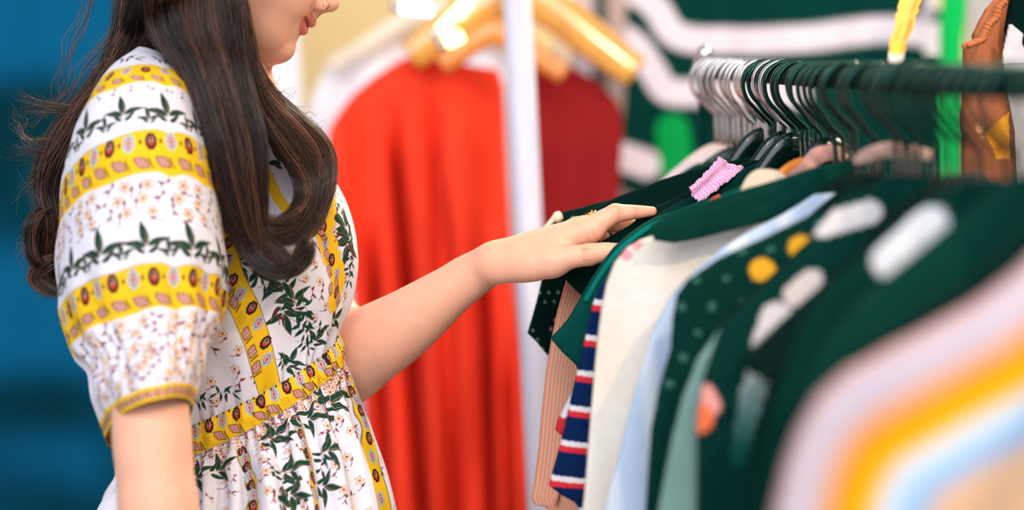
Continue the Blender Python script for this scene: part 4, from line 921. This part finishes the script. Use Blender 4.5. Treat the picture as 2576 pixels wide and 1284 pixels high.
# big multicoloured striped garment, nearest
def multi(X, Z, s, H, e):
    K = np.array([loc(x, y, H) for x, y in ((2760, 470), (2650, 590), (2560, 680), (2440, 770), (2330, 830), (2220, 890), (2130, 945), (2060, 1010), (2010, 1090), (1975, 1180), (1950, 1284), (1930, 1400), (1910, 1700))])
    D = np.full(len(X), 9.); q = np.stack([X, Z], 1)
    for a, b in zip(K[:-1], K[1:]):
        ab = b-a; t = np.clip((q-a) @ ab/(ab @ ab), 0, 1); D = np.minimum(D, np.linalg.norm(q-a-t[:, None]*ab, axis=1))
    st = [(0, '#C9A0A0'), (.006, '#C9BAC4'), (.018, '#BFB9D0'), (.026, '#CDB4B8'), (.036, '#D9A68C'), (.045, '#E08A34'), (.052, '#EDA008'), (.068, '#F2AC04'), (.074, '#EFC27A'), (.080, '#D5DCE6'), (.094, '#B9D4EC'), (.104, '#7FB2E0'), (.112, '#B6B8CC'), (.120, '#DDB391'), (.2, '#DCAF88'), (.23, '#C9BAC4'), (.26, '#E8A21A'), (.3, '#B9D4EC'), (.4, '#DCAF88')]
    C = np.array([hexc(c) for _, c in st]); x = np.array([a for a, _ in st])*.84; return np.stack([np.interp(D, x, C[:, i]) for i in range(3)], 1)
garment('multicoloured_dress', 1.60, [(2760, 470), (2650, 590), (2560, 680), (2440, 770), (2330, 830), (2220, 890), (2130, 945), (2060, 1010), (2010, 1090), (1975, 1180), (1950, 1284), (1930, 1400)], M_vc,
        'garment with blurred peach, yellow, white and light blue stripes, nearest on the rail', 'dress', colf=multi, th=.016, nz=260, nth=300, folds=1.2)
# small things sticking up between the shoulders
def patch(name, quad, d, m, label, cat, thick=.0012, nu=60, nv=60, bulge=.004, colf=None, ragged=0., seed=3):
    q = [P(x, y, dd) for (x, y), dd in zip(quad, d)]; u, v = np.meshgrid(np.linspace(0, 1, nu), np.linspace(0, 1, nv)); u, v = u[..., None], v[..., None]
    X = (q[0]*(1-u)+q[1]*u)*(1-v)+(q[3]*(1-u)+q[2]*u)*v
    n = np.cross(q[1]-q[0], q[3]-q[0]); n /= np.linalg.norm(n)
    X = X+n*(bulge*np.sin(u*math.pi)+.35*bulge*np.sin(v*9)+ragged*.5*vnoise(u*8, v*8, seed))
    e = (q[1]-q[0])/np.linalg.norm(q[1]-q[0]); f = (q[3]-q[0])/np.linalg.norm(q[3]-q[0])
    X = X+(vnoise(v*22, u*0, seed)*ragged*2)*e*np.where(u < .5, 1-2*u, 2*u-1)+f*(vnoise(u*22, v*0, seed+1)*ragged*2)*np.where(v < .5, 1-2*v, 2*v-1)
    X = X-f*.12*np.linalg.norm(q[3]-q[0])*0+e*0
    V = np.concatenate([(X+n*thick/2).reshape(-1, 3), (X-n*thick/2).reshape(-1, 3)]); g1 = grid_faces(nv, nu, False); N0 = nu*nv
    rim = np.concatenate([np.arange(nu), np.arange(1, nv)*nu+nu-1, (nv-1)*nu+np.arange(nu-2, -1, -1), np.arange(nv-2, 0, -1)*nu]); r2 = np.roll(rim, -1)
    F = np.concatenate([g1, g1[:, ::-1]+N0, np.stack([rim, rim+N0, r2+N0, r2], 1)])
    col = None
    if colf is not None: cc = colf(u.ravel(), v.ravel()) if 0 else colf(np.broadcast_to(u, X.shape[:2]+(1,)).ravel(), np.broadcast_to(v, X.shape[:2]+(1,)).ravel()); col = np.concatenate([cc, cc])
    o = mesh_np(name, V, F, m, None, col=col); return tag(o, label, cat)
def pk(u, v):
    a = np.mod(u*16+v*2, 1); b = np.mod(v*11+np.floor(u*16+v*2)*.5, 1); m = np.hypot(a-.5, (b-.5)*.8) < .27
    c = np.tile(hexc('#EDB8DC'), (len(u), 1)); c[m] = hexc('#CC83B4'); return c
patch('pink_knit_scrap', [(1732, 474), (1806, 398), (1872, 424), (1756, 512)], (2.665, 2.70, 2.70, 2.665), M_vc, 'lilac pink mesh-knit cloth scrap poking up between dark shoulders', 'fabric scrap', nu=150, nv=110, bulge=-.006, colf=pk, ragged=.0012)
def tagc(u, v):
    c = np.tile(hexc('#DDB158'), (len(u), 1)); n = vnoise(u*10+v*3, v*3, 6); c[n > .18] = hexc('#B98A3C'); c[(v > .75)] = hexc('#E0B34A'); c[v > .90] = hexc('#D9CFCB'); return c
patch('yellow_lace_ribbon', [(2276, -60), (2342, -60), (2268, 150), (2232, 150)], (2.60, 2.60, 2.40, 2.40), M_vc, 'crumpled yellow lace ribbon hanging down onto the rail', 'ribbon', nu=60, nv=140, bulge=.004, colf=tagc, ragged=.0014, seed=12)
drape('crumpled_blouse', [(2130, 400), (2100, 385), (2060, 392), (2030, 420), (1990, 440), (1950, 470), (1925, 500)], 2.50, [10, 20, 22, 22, 24, 20, 12], cloth('peach_cotton', '#CF9A90'), 'dusty pink top crumpled over the hanger shoulder', 'top', .3)
drape('orange_strap', [(2020, 400), (1990, 418), (1962, 440), (1945, 462)], 2.475, [5, 11, 11, 7], cloth('orange_cotton', '#E98A3E'), 'orange strap beside the dusty pink top', 'strap', .3)
drape('beige_top', [(1985, 478), (1950, 462), (1915, 462), (1895, 480), (1870, 510), (1850, 530)], 2.435, [18, 32, 36, 32, 20, 8], cloth('beige_cotton', '#E2CDB5'), 'beige top bunched just above the dark rolled shoulder', 'top', .3)
drape('blush_top', [(2350, 392), (2290, 384), (2230, 378), (2180, 392), (2150, 408)], 2.27, [12, 20, 20, 18, 8], cloth('blush_cotton', '#C9A49A'), 'blush coloured top slumped low under the middle hooks', 'top', .3)
drape('red_white_tag', [(1812, 494), (1800, 502), (1786, 510)], 2.575, [7, 9, 7], cloth('red_tag_cloth', '#E8584C'), 'tiny red cloth label on the teal shoulder', 'label', .3)
# --- hangers
ds = [3.12, 3.085, 3.05, 3.01, 2.975, 2.94, 2.905, 2.88, 2.855, 2.835, 2.815, 2.79, 2.77, 2.745, 2.722, 2.70, 2.672, 2.64, 2.61, 2.575, 2.545, 2.515, 2.485, 2.455, 2.42, 2.40, 2.335, 2.31, 2.25, 2.225, 2.195, 2.17, 2.13, 2.085, 2.045, 2.01, 1.975, 1.94, 1.905, 1.87, 1.80, 1.71, 1.60]
for i, d in enumerate(ds):
    ch = i < 11 or i in (13, 15)
    pale = i < 3
    lab = ('hanger with pale plastic shoulders and chrome hook at the far end of the rail' if pale else 'chrome hook hanger in the far half of the row' if ch and i < 12 else
           'bright chrome hook hanger standing out among black hooks' if ch else 'black hook hanger in the crowded middle of the rail' if i < 26 else 'black hook hanger at the near, blurred end of the rail')
    hanger(d+RNG.uniform(-.005, .005), chrome=ch, col=pale, bulge=RNG.uniform(.95, 1.12), arch=i in (9, 14, 16, 21), tilt=RNG.uniform(-.22, .16),
           label=lab, group='pale hangers' if pale else 'chrome hook hangers far on the rail' if ch and i < 12 else 'chrome hook hangers among the black' if ch else 'black hangers mid rail' if i < 26 else 'black hangers at the near end')
# ================================================================ SURROUNDINGS
def quadpanel(name, x0, x1, y0, y1, d, m, wav=.03, nx=120, ny=60, colf=None, seed=1, thick=.004, fr=2.5):
    "hanging cloth sheet spanning photo columns x0..x1 at depth d, world-vertical with soft folds"
    a, b = P(x0, y0, d), P(x1, y0, d); zb = max(P(x0, y1, d)[2], 0.0); a[2] = b[2] = P((x0+x1)/2, y0, d)[2]
    u, v = np.meshgrid(np.linspace(0, 1, nx), np.linspace(0, 1, ny)); W = np.linalg.norm(b-a)
    X = a+(b-a)*u[..., None]; X[..., 2] = a[2]+(zb-a[2])*v
    X[..., 1] += wav*(np.sin(u*W*fr*6+seed+1.2*np.sin(v*2+seed))+.6*np.sin(u*W*fr*13+seed*2))*(.3+.7*v)
    n = np.array([0, thick, 0]); V = np.concatenate([(X-n).reshape(-1, 3), (X+n).reshape(-1, 3)]); g1 = grid_faces(ny, nx, False); N0 = nx*ny
    rim = np.concatenate([np.arange(nx), np.arange(1, ny)*nx+nx-1, (ny-1)*nx+np.arange(nx-2, -1, -1), np.arange(ny-2, 0, -1)*nx]); r2 = np.roll(rim, -1)
    F = np.concatenate([g1[:, ::-1], g1+N0, np.stack([rim, r2, r2+N0, rim+N0], 1)])
    col = None
    if colf is not None: c = colf(X.reshape(-1, 3)); col = np.concatenate([c, c])
    return mesh_np(name, V, F, m, None, col=col)
fl = MB().add(box((0, 4, -.05), (8, 8, .05))).build('floor', mat('market_paving', '#8E8880', rough=.9, mott=(3, .25)), smooth=False); fl['kind'] = 'structure'
wx = P(2576+700, 0, 7.0)[0]
wl = MB().add(box((P(1300, 0, 6.6)[0], 6.75, 1.6), (2.6, .08, 1.6))).build('wall_back', mat('cream_plaster', '#FFDA9A', rough=.9, mott=(1.6, .10)), smooth=False); wl['kind'] = 'structure'
# blue tarpaulin stall on the left
def blue(X):
    n = vnoise(X[:, 0]*2.6+3.4, X[:, 2]*3.1, 3)+.6*vnoise(X[:, 0]*6, X[:, 2]*8, 4); c = hexc('#075C84')+(hexc('#01303A')-hexc('#075C84'))*sm(n, -.35, .35)[:, None]
    return c
tag(quadpanel('blue_tarpaulin', -500, 560, -700, 4200, 5.2, M_vc, .10, 160, 90, blue, 2, fr=.9), 'large deep blue tarpaulin hanging behind the person', 'tarpaulin')
dkteal = cloth('dark_teal_cloth', '#01353A')
def hang(name, left, top, bot, d, m, label, cat, cre=(), th=.03, colf=None, hem=None, nz=160, nth=200, folds=1., sd=1, group=None, hanger_m=None, cx=None, hk=True):
    """free hanging garment traced by its left and right outlines (px,py pairs lists) at depth d"""
    L, R = left, top
    ys = np.linspace(min(L[0][1], R[0][1]), bot, nz)
    lx = np.interp(ys, [q[1] for q in L], [q[0] for q in L]); rx = np.interp(ys, [q[1] for q in R], [q[0] for q in R])
    a = np.linspace(0, 2*math.pi, nth, endpoint=False); c, s_ = np.cos(a), np.sin(a); cc = np.sign(c)*np.abs(c)**.8; ss_ = np.sign(s_)*np.abs(s_)**.4
    x = (lx+rx)[:, None]/2+(rx-lx)[:, None]/2*cc[None, :]; y = ys[:, None]+0*x
    t = np.clip((ys-ys[0])/250, .25, 1)[:, None]
    W = P(x, y, d); k = (x-lx.min())*d/FPX
    off = ss_[None, :]*th*t+folds*.016*t*(np.sin(k*34+sd+1.3*np.sin(y*.004+sd))+.7*np.sin(k*61+sd*3+y*.002)+.8*vnoise(k*12, y*.004, sd))
    for (c0, c1, ya, wd, dpt) in cre:
        xc = c0+(c1-c0)*(y-ya)/900; off = off-dpt*np.exp(-((x-xc)/wd)**2)*sm(y, ya, ya+260)*(ss_[None, :] > 0)
    W = W+off[..., None]*CR[:, 2]
    col = colf(W.reshape(-1, 3), x.ravel(), y.ravel()) if colf else None
    o = mesh_np(name, W.reshape(-1, 3), grid_faces(nz, nth)[:, ::-1], m, None, col=col)
    tag(o, label, cat, group); return o
M_red = cloth('red_cloth', '#F5422B', mott=(6, .08)); M_dred = cloth('maroon_cloth', '#8E1F20', mott=(6, .08))
M_wood = mat('varnished_wood', '#E8A648', rough=.12, spec=.8, coat=.8, mott=(25, .2))
def bghanger(cx, cy, lx, ly, rx, ry, d, m, label, r=26, up=230):
    root = empty('clothes_hanger', tuple(P(cx, cy, d))); tag(root, label, 'clothes hanger')
    K = np.array([P(lx, ly, d), P((lx*.65+cx*.35), ly*.62+cy*.38-6, d), P(lx*.3+cx*.7, ly*.22+cy*.78-12, d), P(cx, cy-14, d), P(rx*.3+cx*.7, ry*.22+cy*.78-12, d), P(rx*.65+cx*.35, ry*.62+cy*.38-6, d), P(rx, ry, d)])
    K = catmull(K, np.linspace(0, 6, 50)); MB().add(tube(K, np.interp(np.linspace(0, 1, 50), [0, .5, 1], [r*.7, r, r*.7])*d/FPX, 14, flat=(CR[:, 2], .6))).build('shoulder_bar', m, root)
    a = np.radians(np.linspace(180, -90, 20)); hk = [P(cx+38*math.cos(t), cy-up-38*math.sin(t), d) for t in a][::-1]
    hk = [P(cx, cy-20, d)]+hk
    MB().add(tube(np.array(hk), .0025, 8)).build('hook', M_chrome, root)
tag(quadpanel('white_sheet', 520, 745, 40, 3000, 5.0, cloth('white_sheet_cotton', '#F4F2FA'), .03, 60, 60), 'white sheet hanging behind the chin and hair', 'sheet')
# white garment, farther
hang('white_coat', [(1000, 70), (930, 95), (860, 130), (810, 190), (780, 270), (765, 360), (760, 600), (760, 3000)], [(1060, 70), (1300, 90), (1380, 150), (1400, 300), (1400, 3000)], 3000, 4.35, cloth('white_wool', '#E9E9F1'), 'white coat on a hanger, curved shoulder showing behind the red dress', 'coat', sd=4)
bghanger(1090, 40, 830, 170, 1350, 150, 4.30, mat('pale_wood', '#E9DFC8', rough=.4), 'pale hanger carrying the white coat')
bghanger(1300, -10, 1030, 140, 1600, 185, 3.90, M_wood, 'thick glossy golden wooden hanger above the red dress and behind the grey post', r=62)
bghanger(1245, 95, 1110, 165, 1420, 190, 3.86, mat('orange_wood', '#E08A3C', rough=.25, coat=.5), 'small orange brown hanger at the neck of the red dress', r=34)
# red dress
hang('red_dress', [(1075, 128), (1000, 155), (935, 195), (890, 235), (855, 285), (832, 330), (824, 420), (850, 560), (885, 700), (905, 900), (920, 1100), (925, 1284), (930, 2400)],
     [(1110, 128), (1160, 160), (1210, 170), (1250, 165), (1268, 220), (1275, 400), (1290, 700), (1318, 950), (1336, 1200), (1345, 1400), (1360, 2400)], 2500, 3.95, M_red, 'bright red dress with long vertical folds hanging left of the grey post', 'dress', sd=2, nz=260, nth=520, folds=1.3, th=.05,
     cre=((985, 1055, 240, 17, .10), (1120, 1150, 420, 16, .06), (1205, 1245, 520, 15, .08), (930, 985, 520, 15, .07), (1270, 1300, 800, 12, .05), (1085, 1120, 150, 14, .04)))
hang('maroon_dress', [(1345, 135), (1330, 200), (1325, 400), (1330, 700), (1340, 1200), (1350, 2400)], [(1400, 150), (1450, 175), (1510, 210), (1560, 265), (1568, 330), (1560, 420), (1555, 560), (1560, 700), (1570, 1200), (1580, 2400)], 2500, 3.95, M_dred,
     'dark red dress hanging right of the grey post', 'dress', sd=5, folds=.5, colf=None)
# grey upright post
gp = empty('canopy_post', tuple(P(1330, 2500, 3.45)*[1, 1, 0])); tag(gp, 'pale grey metal post standing in front of the red and maroon dresses', 'post')
tp, bt = P(1276, -500, 3.45), P(1350, 1000, 3.45); dr = (bt-tp); q = tp+dr*(tp[2]/(tp[2]-bt[2]))
bt2 = np.array([q[0], q[1], .01])
V, F = box((0, 0, 0), (.018, .018, .5)); ax = (tp-bt2); Ln = np.linalg.norm(ax); 
V, F = tube(np.array([bt2, tp]), .021, 20); MB().add((V, F)).build('shaft', mat('grey_painted_metal', '#D6D2E4', rough=.35, mott=(10, .06)), gp)
MB().add(box(bt2*[1, 1, 0]+[0, 0, .01], (.08, .08, .01))).build('base_plate', mat('grey_steel', '#9A98A4', rough=.4), gp, smooth=False)
# beige things between the dresses and wall, top centre
for i, (x0, x1, y1, c, lab) in enumerate(((1395, 1440, 120, '#E8C7A4', 'sand coloured cloth above the maroon dress'), (1440, 1490, 130, '#D9C6CE', 'lilac grey cloth above the maroon dress'), (1490, 1520, 120, '#2E4A48', 'dark narrow cloth between pale ones above the maroon dress'), (1520, 1590, 140, '#CDAFA4', 'dusty rose cloth beside the black and white striped jumper'))):
    hang('folded_cloth', [(x0, -120), (x0-4, 0), (x0, y1)], [(x1, -120), (x1+4, 0), (x1, y1)], y1+2600, 4.6+.06*i, cloth('cloth_%s' % c[1:4].lower(), c), lab, 'cloth', sd=i, th=.04)
# black and white striped jumper, large, right
def bands(polys, base, col, H=None):
    P3 = [(np.array([(x, y) for x, y in p], float), w, hexc(c)) for p, w, c in polys]
    def f(W, x, y):
        C = np.tile(hexc(base), (len(x), 1)); q = np.stack([x, y], 1)
        for K, w, c in P3:
            D = np.full(len(x), 9e9); K = catmull(K, np.linspace(0, len(K)-1, len(K)*5))
            for a, b in zip(K[:-1], K[1:]):
                ab = b-a; t = np.clip((q-a) @ ab/(ab @ ab), 0, 1); D = np.minimum(D, np.linalg.norm(q-a-t[:, None]*ab, axis=1))
            m = np.clip(.5-(D-w)/6, 0, 1)[:, None]; C = C+(c-C)*m
        return C
    return f
bw = bands([([(1560, -30), (1620, -5), (1655, 30), (1690, 85), (1760, 105), (1900, 105), (2050, 98), (2200, 78), (2330, 90), (2420, 110)], 33, '#E2D8E0'),
            ([(1555, 90), (1600, 120), (1640, 180), (1672, 228), (1730, 236), (1850, 232), (2000, 240)], 33, '#E2D8E0'),
            ([(1540, 390), (1580, 400), (1625, 415)], 36, '#E2D8E0'), ([(1690, 330), (1700, 420)], 42, '#0B9A4A'), ([(2345, -40), (2352, 0)], 26, '#EDE6EA'), ([(2340, 128), (2370, 116), (2392, 112)], 20, '#EDE6EA'), ([(2315, 60), (2330, 20)], 14, '#BDB4BC')], '#03352F', None)
hang('striped_jumper', [(1700, -170), (1620, -90), (1575, 0), (1572, 100), (1570, 260), (1560, 330), (1548, 400), (1560, 470), (1640, 520), (1680, 2700)], [(2150, -170), (2300, -90), (2350, 0), (2395, 120), (2365, 300), (2365, 2700)], 2750, 4.3, M_vc,
     'big black jumper with thick white stripes and green patches behind the rail', 'jumper', sd=7, colf=bw, nz=500, nth=700, folds=.5)
hang('green_scarf', [(2372, -140), (2370, 0), (2362, 60), (2360, 400), (2358, 2900)], [(2432, -140), (2434, 0), (2430, 60), (2425, 110), (2420, 2900)], 2950, 4.05, cloth('bright_green', '#12B758'), 'bright green scarf hanging between the striped jumper and grey curtain', 'scarf', sd=3, th=.02)
hang('grey_curtain', [(2432, -140), (2430, 2700)], [(2640, -140), (2640, 2700)], 2750, 4.4, cloth('grey_cotton', '#B9B4B4'), 'light grey curtain behind the rust brown blouse', 'curtain', sd=3, th=.03)
hang('black_coat', [(2560, -140), (2545, 0), (2535, 70), (2545, 110), (2576, 140), (2590, 900)], [(2900, -140), (2900, 1200)], 1200, 2.62, M_blk2, 'black coat at the upper right edge, above white knit', 'coat', sd=6, th=.03)
# white knit below it
hang('white_knit_top', [(2538, 62), (2530, 100), (2522, 135)], [(2545, 62), (2572, 85), (2640, 130)], 160, 2.60, mat('white_knit', '#E9DFE4', rough=.8, bump=('wave', 160, .6, .002)), 'white knitted top wedged between the rust brown blouse and black coat', 'top', sd=6, th=.012, folds=.3)
# rust brown blouse with ruffled edge
M_rust = cloth('rust_satin', '#BD7048', rough=.55, bump=('noise', 60, .4, .004))
o = hang('rust_blouse', [(2530, -80), (2508, -10), (2480, 22), (2462, 55), (2455, 72), (2447, 85), (2448, 100), (2432, 110), (2425, 122), (2424, 200), (2420, 260), (2414, 300), (2418, 345), (2416, 400), (2420, 700)],
     [(2560, -80), (2555, 0), (2545, 50), (2530, 100), (2522, 135), (2530, 220), (2545, 280), (2555, 330), (2560, 700)], 700, 2.66, M_rust, 'rust brown satin blouse with a ruffled edge at the upper right', 'blouse', sd=8, th=.02, folds=.9, nz=260)
rf = catmull(np.array([P(x, y, 2.615) for x, y in ((2545, -40), (2528, 0), (2512, 20), (2505, 45), (2488, 62), (2476, 85), (2470, 100), (2450, 108), (2430, 116))]), np.linspace(0, 8, 140))
k = np.arange(140); rf = rf+CR[:, 0]*(.0022*np.sin(k*.9))[:, None]+CR[:, 2]*(.004*np.cos(k*.9))[:, None]
MB().add(tube(rf, .0034, 10)).build('ruffle', M_rust, o)
patch('mustard_cloth', [(2478, 338), (2536, 285), (2540, 400), (2505, 400)], (2.56, 2.56, 2.56, 2.56), cloth('mustard_towelling', '#EFA32A', bump=('noise', 420, .8, .002)), 'mustard yellow cloth corner below the rust brown blouse', 'cloth', thick=.006, bulge=.006, ragged=.0007)
patch('peach_pocket', [(2452, 322), (2470, 300), (2488, 345), (2470, 350)], (2.575, 2.575, 2.575, 2.575), cloth('peach_satin', '#EDB98E'), 'folded peach cloth corner beside the mustard one', 'cloth', thick=.004, bulge=.008, ragged=.001)
# self-lit strips added as highlights on the golden hanger
M_warmglint = mat('warm_highlight', '#FFE0A0', emit=('#FFD98A', 9.0), mott=(5, .01)); M_coolglint = mat('cool_highlight', '#FFFFFF', emit=('#F4F2FF', 5.0), mott=(5, .01))
for i, (x0, y0, x1, y1, m, lab) in enumerate(((1108, 78, 1180, 2, M_warmglint, 'upper slanting warm glow strip, an added highlight above the golden hanger'), (1124, 108, 1162, 90, M_warmglint, 'lower short warm glow strip, an added highlight above the golden hanger'),
                                         (1150, 40, 1185, -10, M_warmglint, 'warm glow strip, an added highlight nearest to the grey post'), (1010, 18, 1085, 26, M_coolglint, 'cool white glow strip, an added highlight above the white coat'))):
    r = empty('glow_highlight', tuple(P(x0, y0, 3.74))); tag(r, lab, 'highlight')
    a, b = P(x0, y0, 3.74), P(x1, y1, 3.74); MB().add(tube(np.linspace(a, b, 6), .0075, 12)).build('glow_strip', m, r)
    MB().add(tube(np.array([a, a+(a-b)*.08/np.linalg.norm(a-b)*.2]), .009, 12)).build('strip_end', M_chrome, r)
# ================================================================ light
w = bpy.data.worlds.new('world'); scene.world = w; w.use_nodes = True
bg = w.node_tree.nodes['Background']; bg.inputs['Color'].default_value = (.86, .93, 1.0, 1); bg.inputs['Strength'].default_value = .42
def sun(name, direction, energy, color, ang):
    l = bpy.data.lights.new(name, 'SUN'); l.energy = energy; l.color = color; l.angle = math.radians(ang)
    o = bpy.data.objects.new(name, l); link(o); o.rotation_euler = Vector(direction).to_track_quat('-Z', 'Y').to_euler(); o.location = (0, 0, 5)
    return o
sun('sun', (-.45, -.75, -.62), 3.4, (1, .84, .66), 8)
sun('front_fill', (.12, .88, -.52), 2.2, (.94, .96, 1), 50)  # added soft fill from the front, making up for the dim sky
def glint_light(loc, e, c, r):  # added point lights out of view, for glints on the hanger hooks
    l = bpy.data.lights.new('glint_light', 'POINT'); l.energy = e; l.color = c; l.shadow_soft_size = r
    o = bpy.data.objects.new('glint_light', l); link(o); o.location = loc
glint_light((1.0, .9, 2.5), 60, (1, .74, .45), .05); glint_light((1.5, 2.4, 2.6), 60, (1, .72, .42), .05); glint_light((-.4, 1.0, 2.6), 14, (.75, .9, 1), .04)
scene.view_settings.view_transform = 'Standard'; scene.view_settings.look = 'None'
scene.view_settings.exposure = .2; scene.view_settings.gamma = 1
scene.view_settings.use_curve_mapping = False
scene.cycles.max_bounces = 5; scene.cycles.diffuse_bounces = 2; scene.cycles.transparent_max_bounces = 6
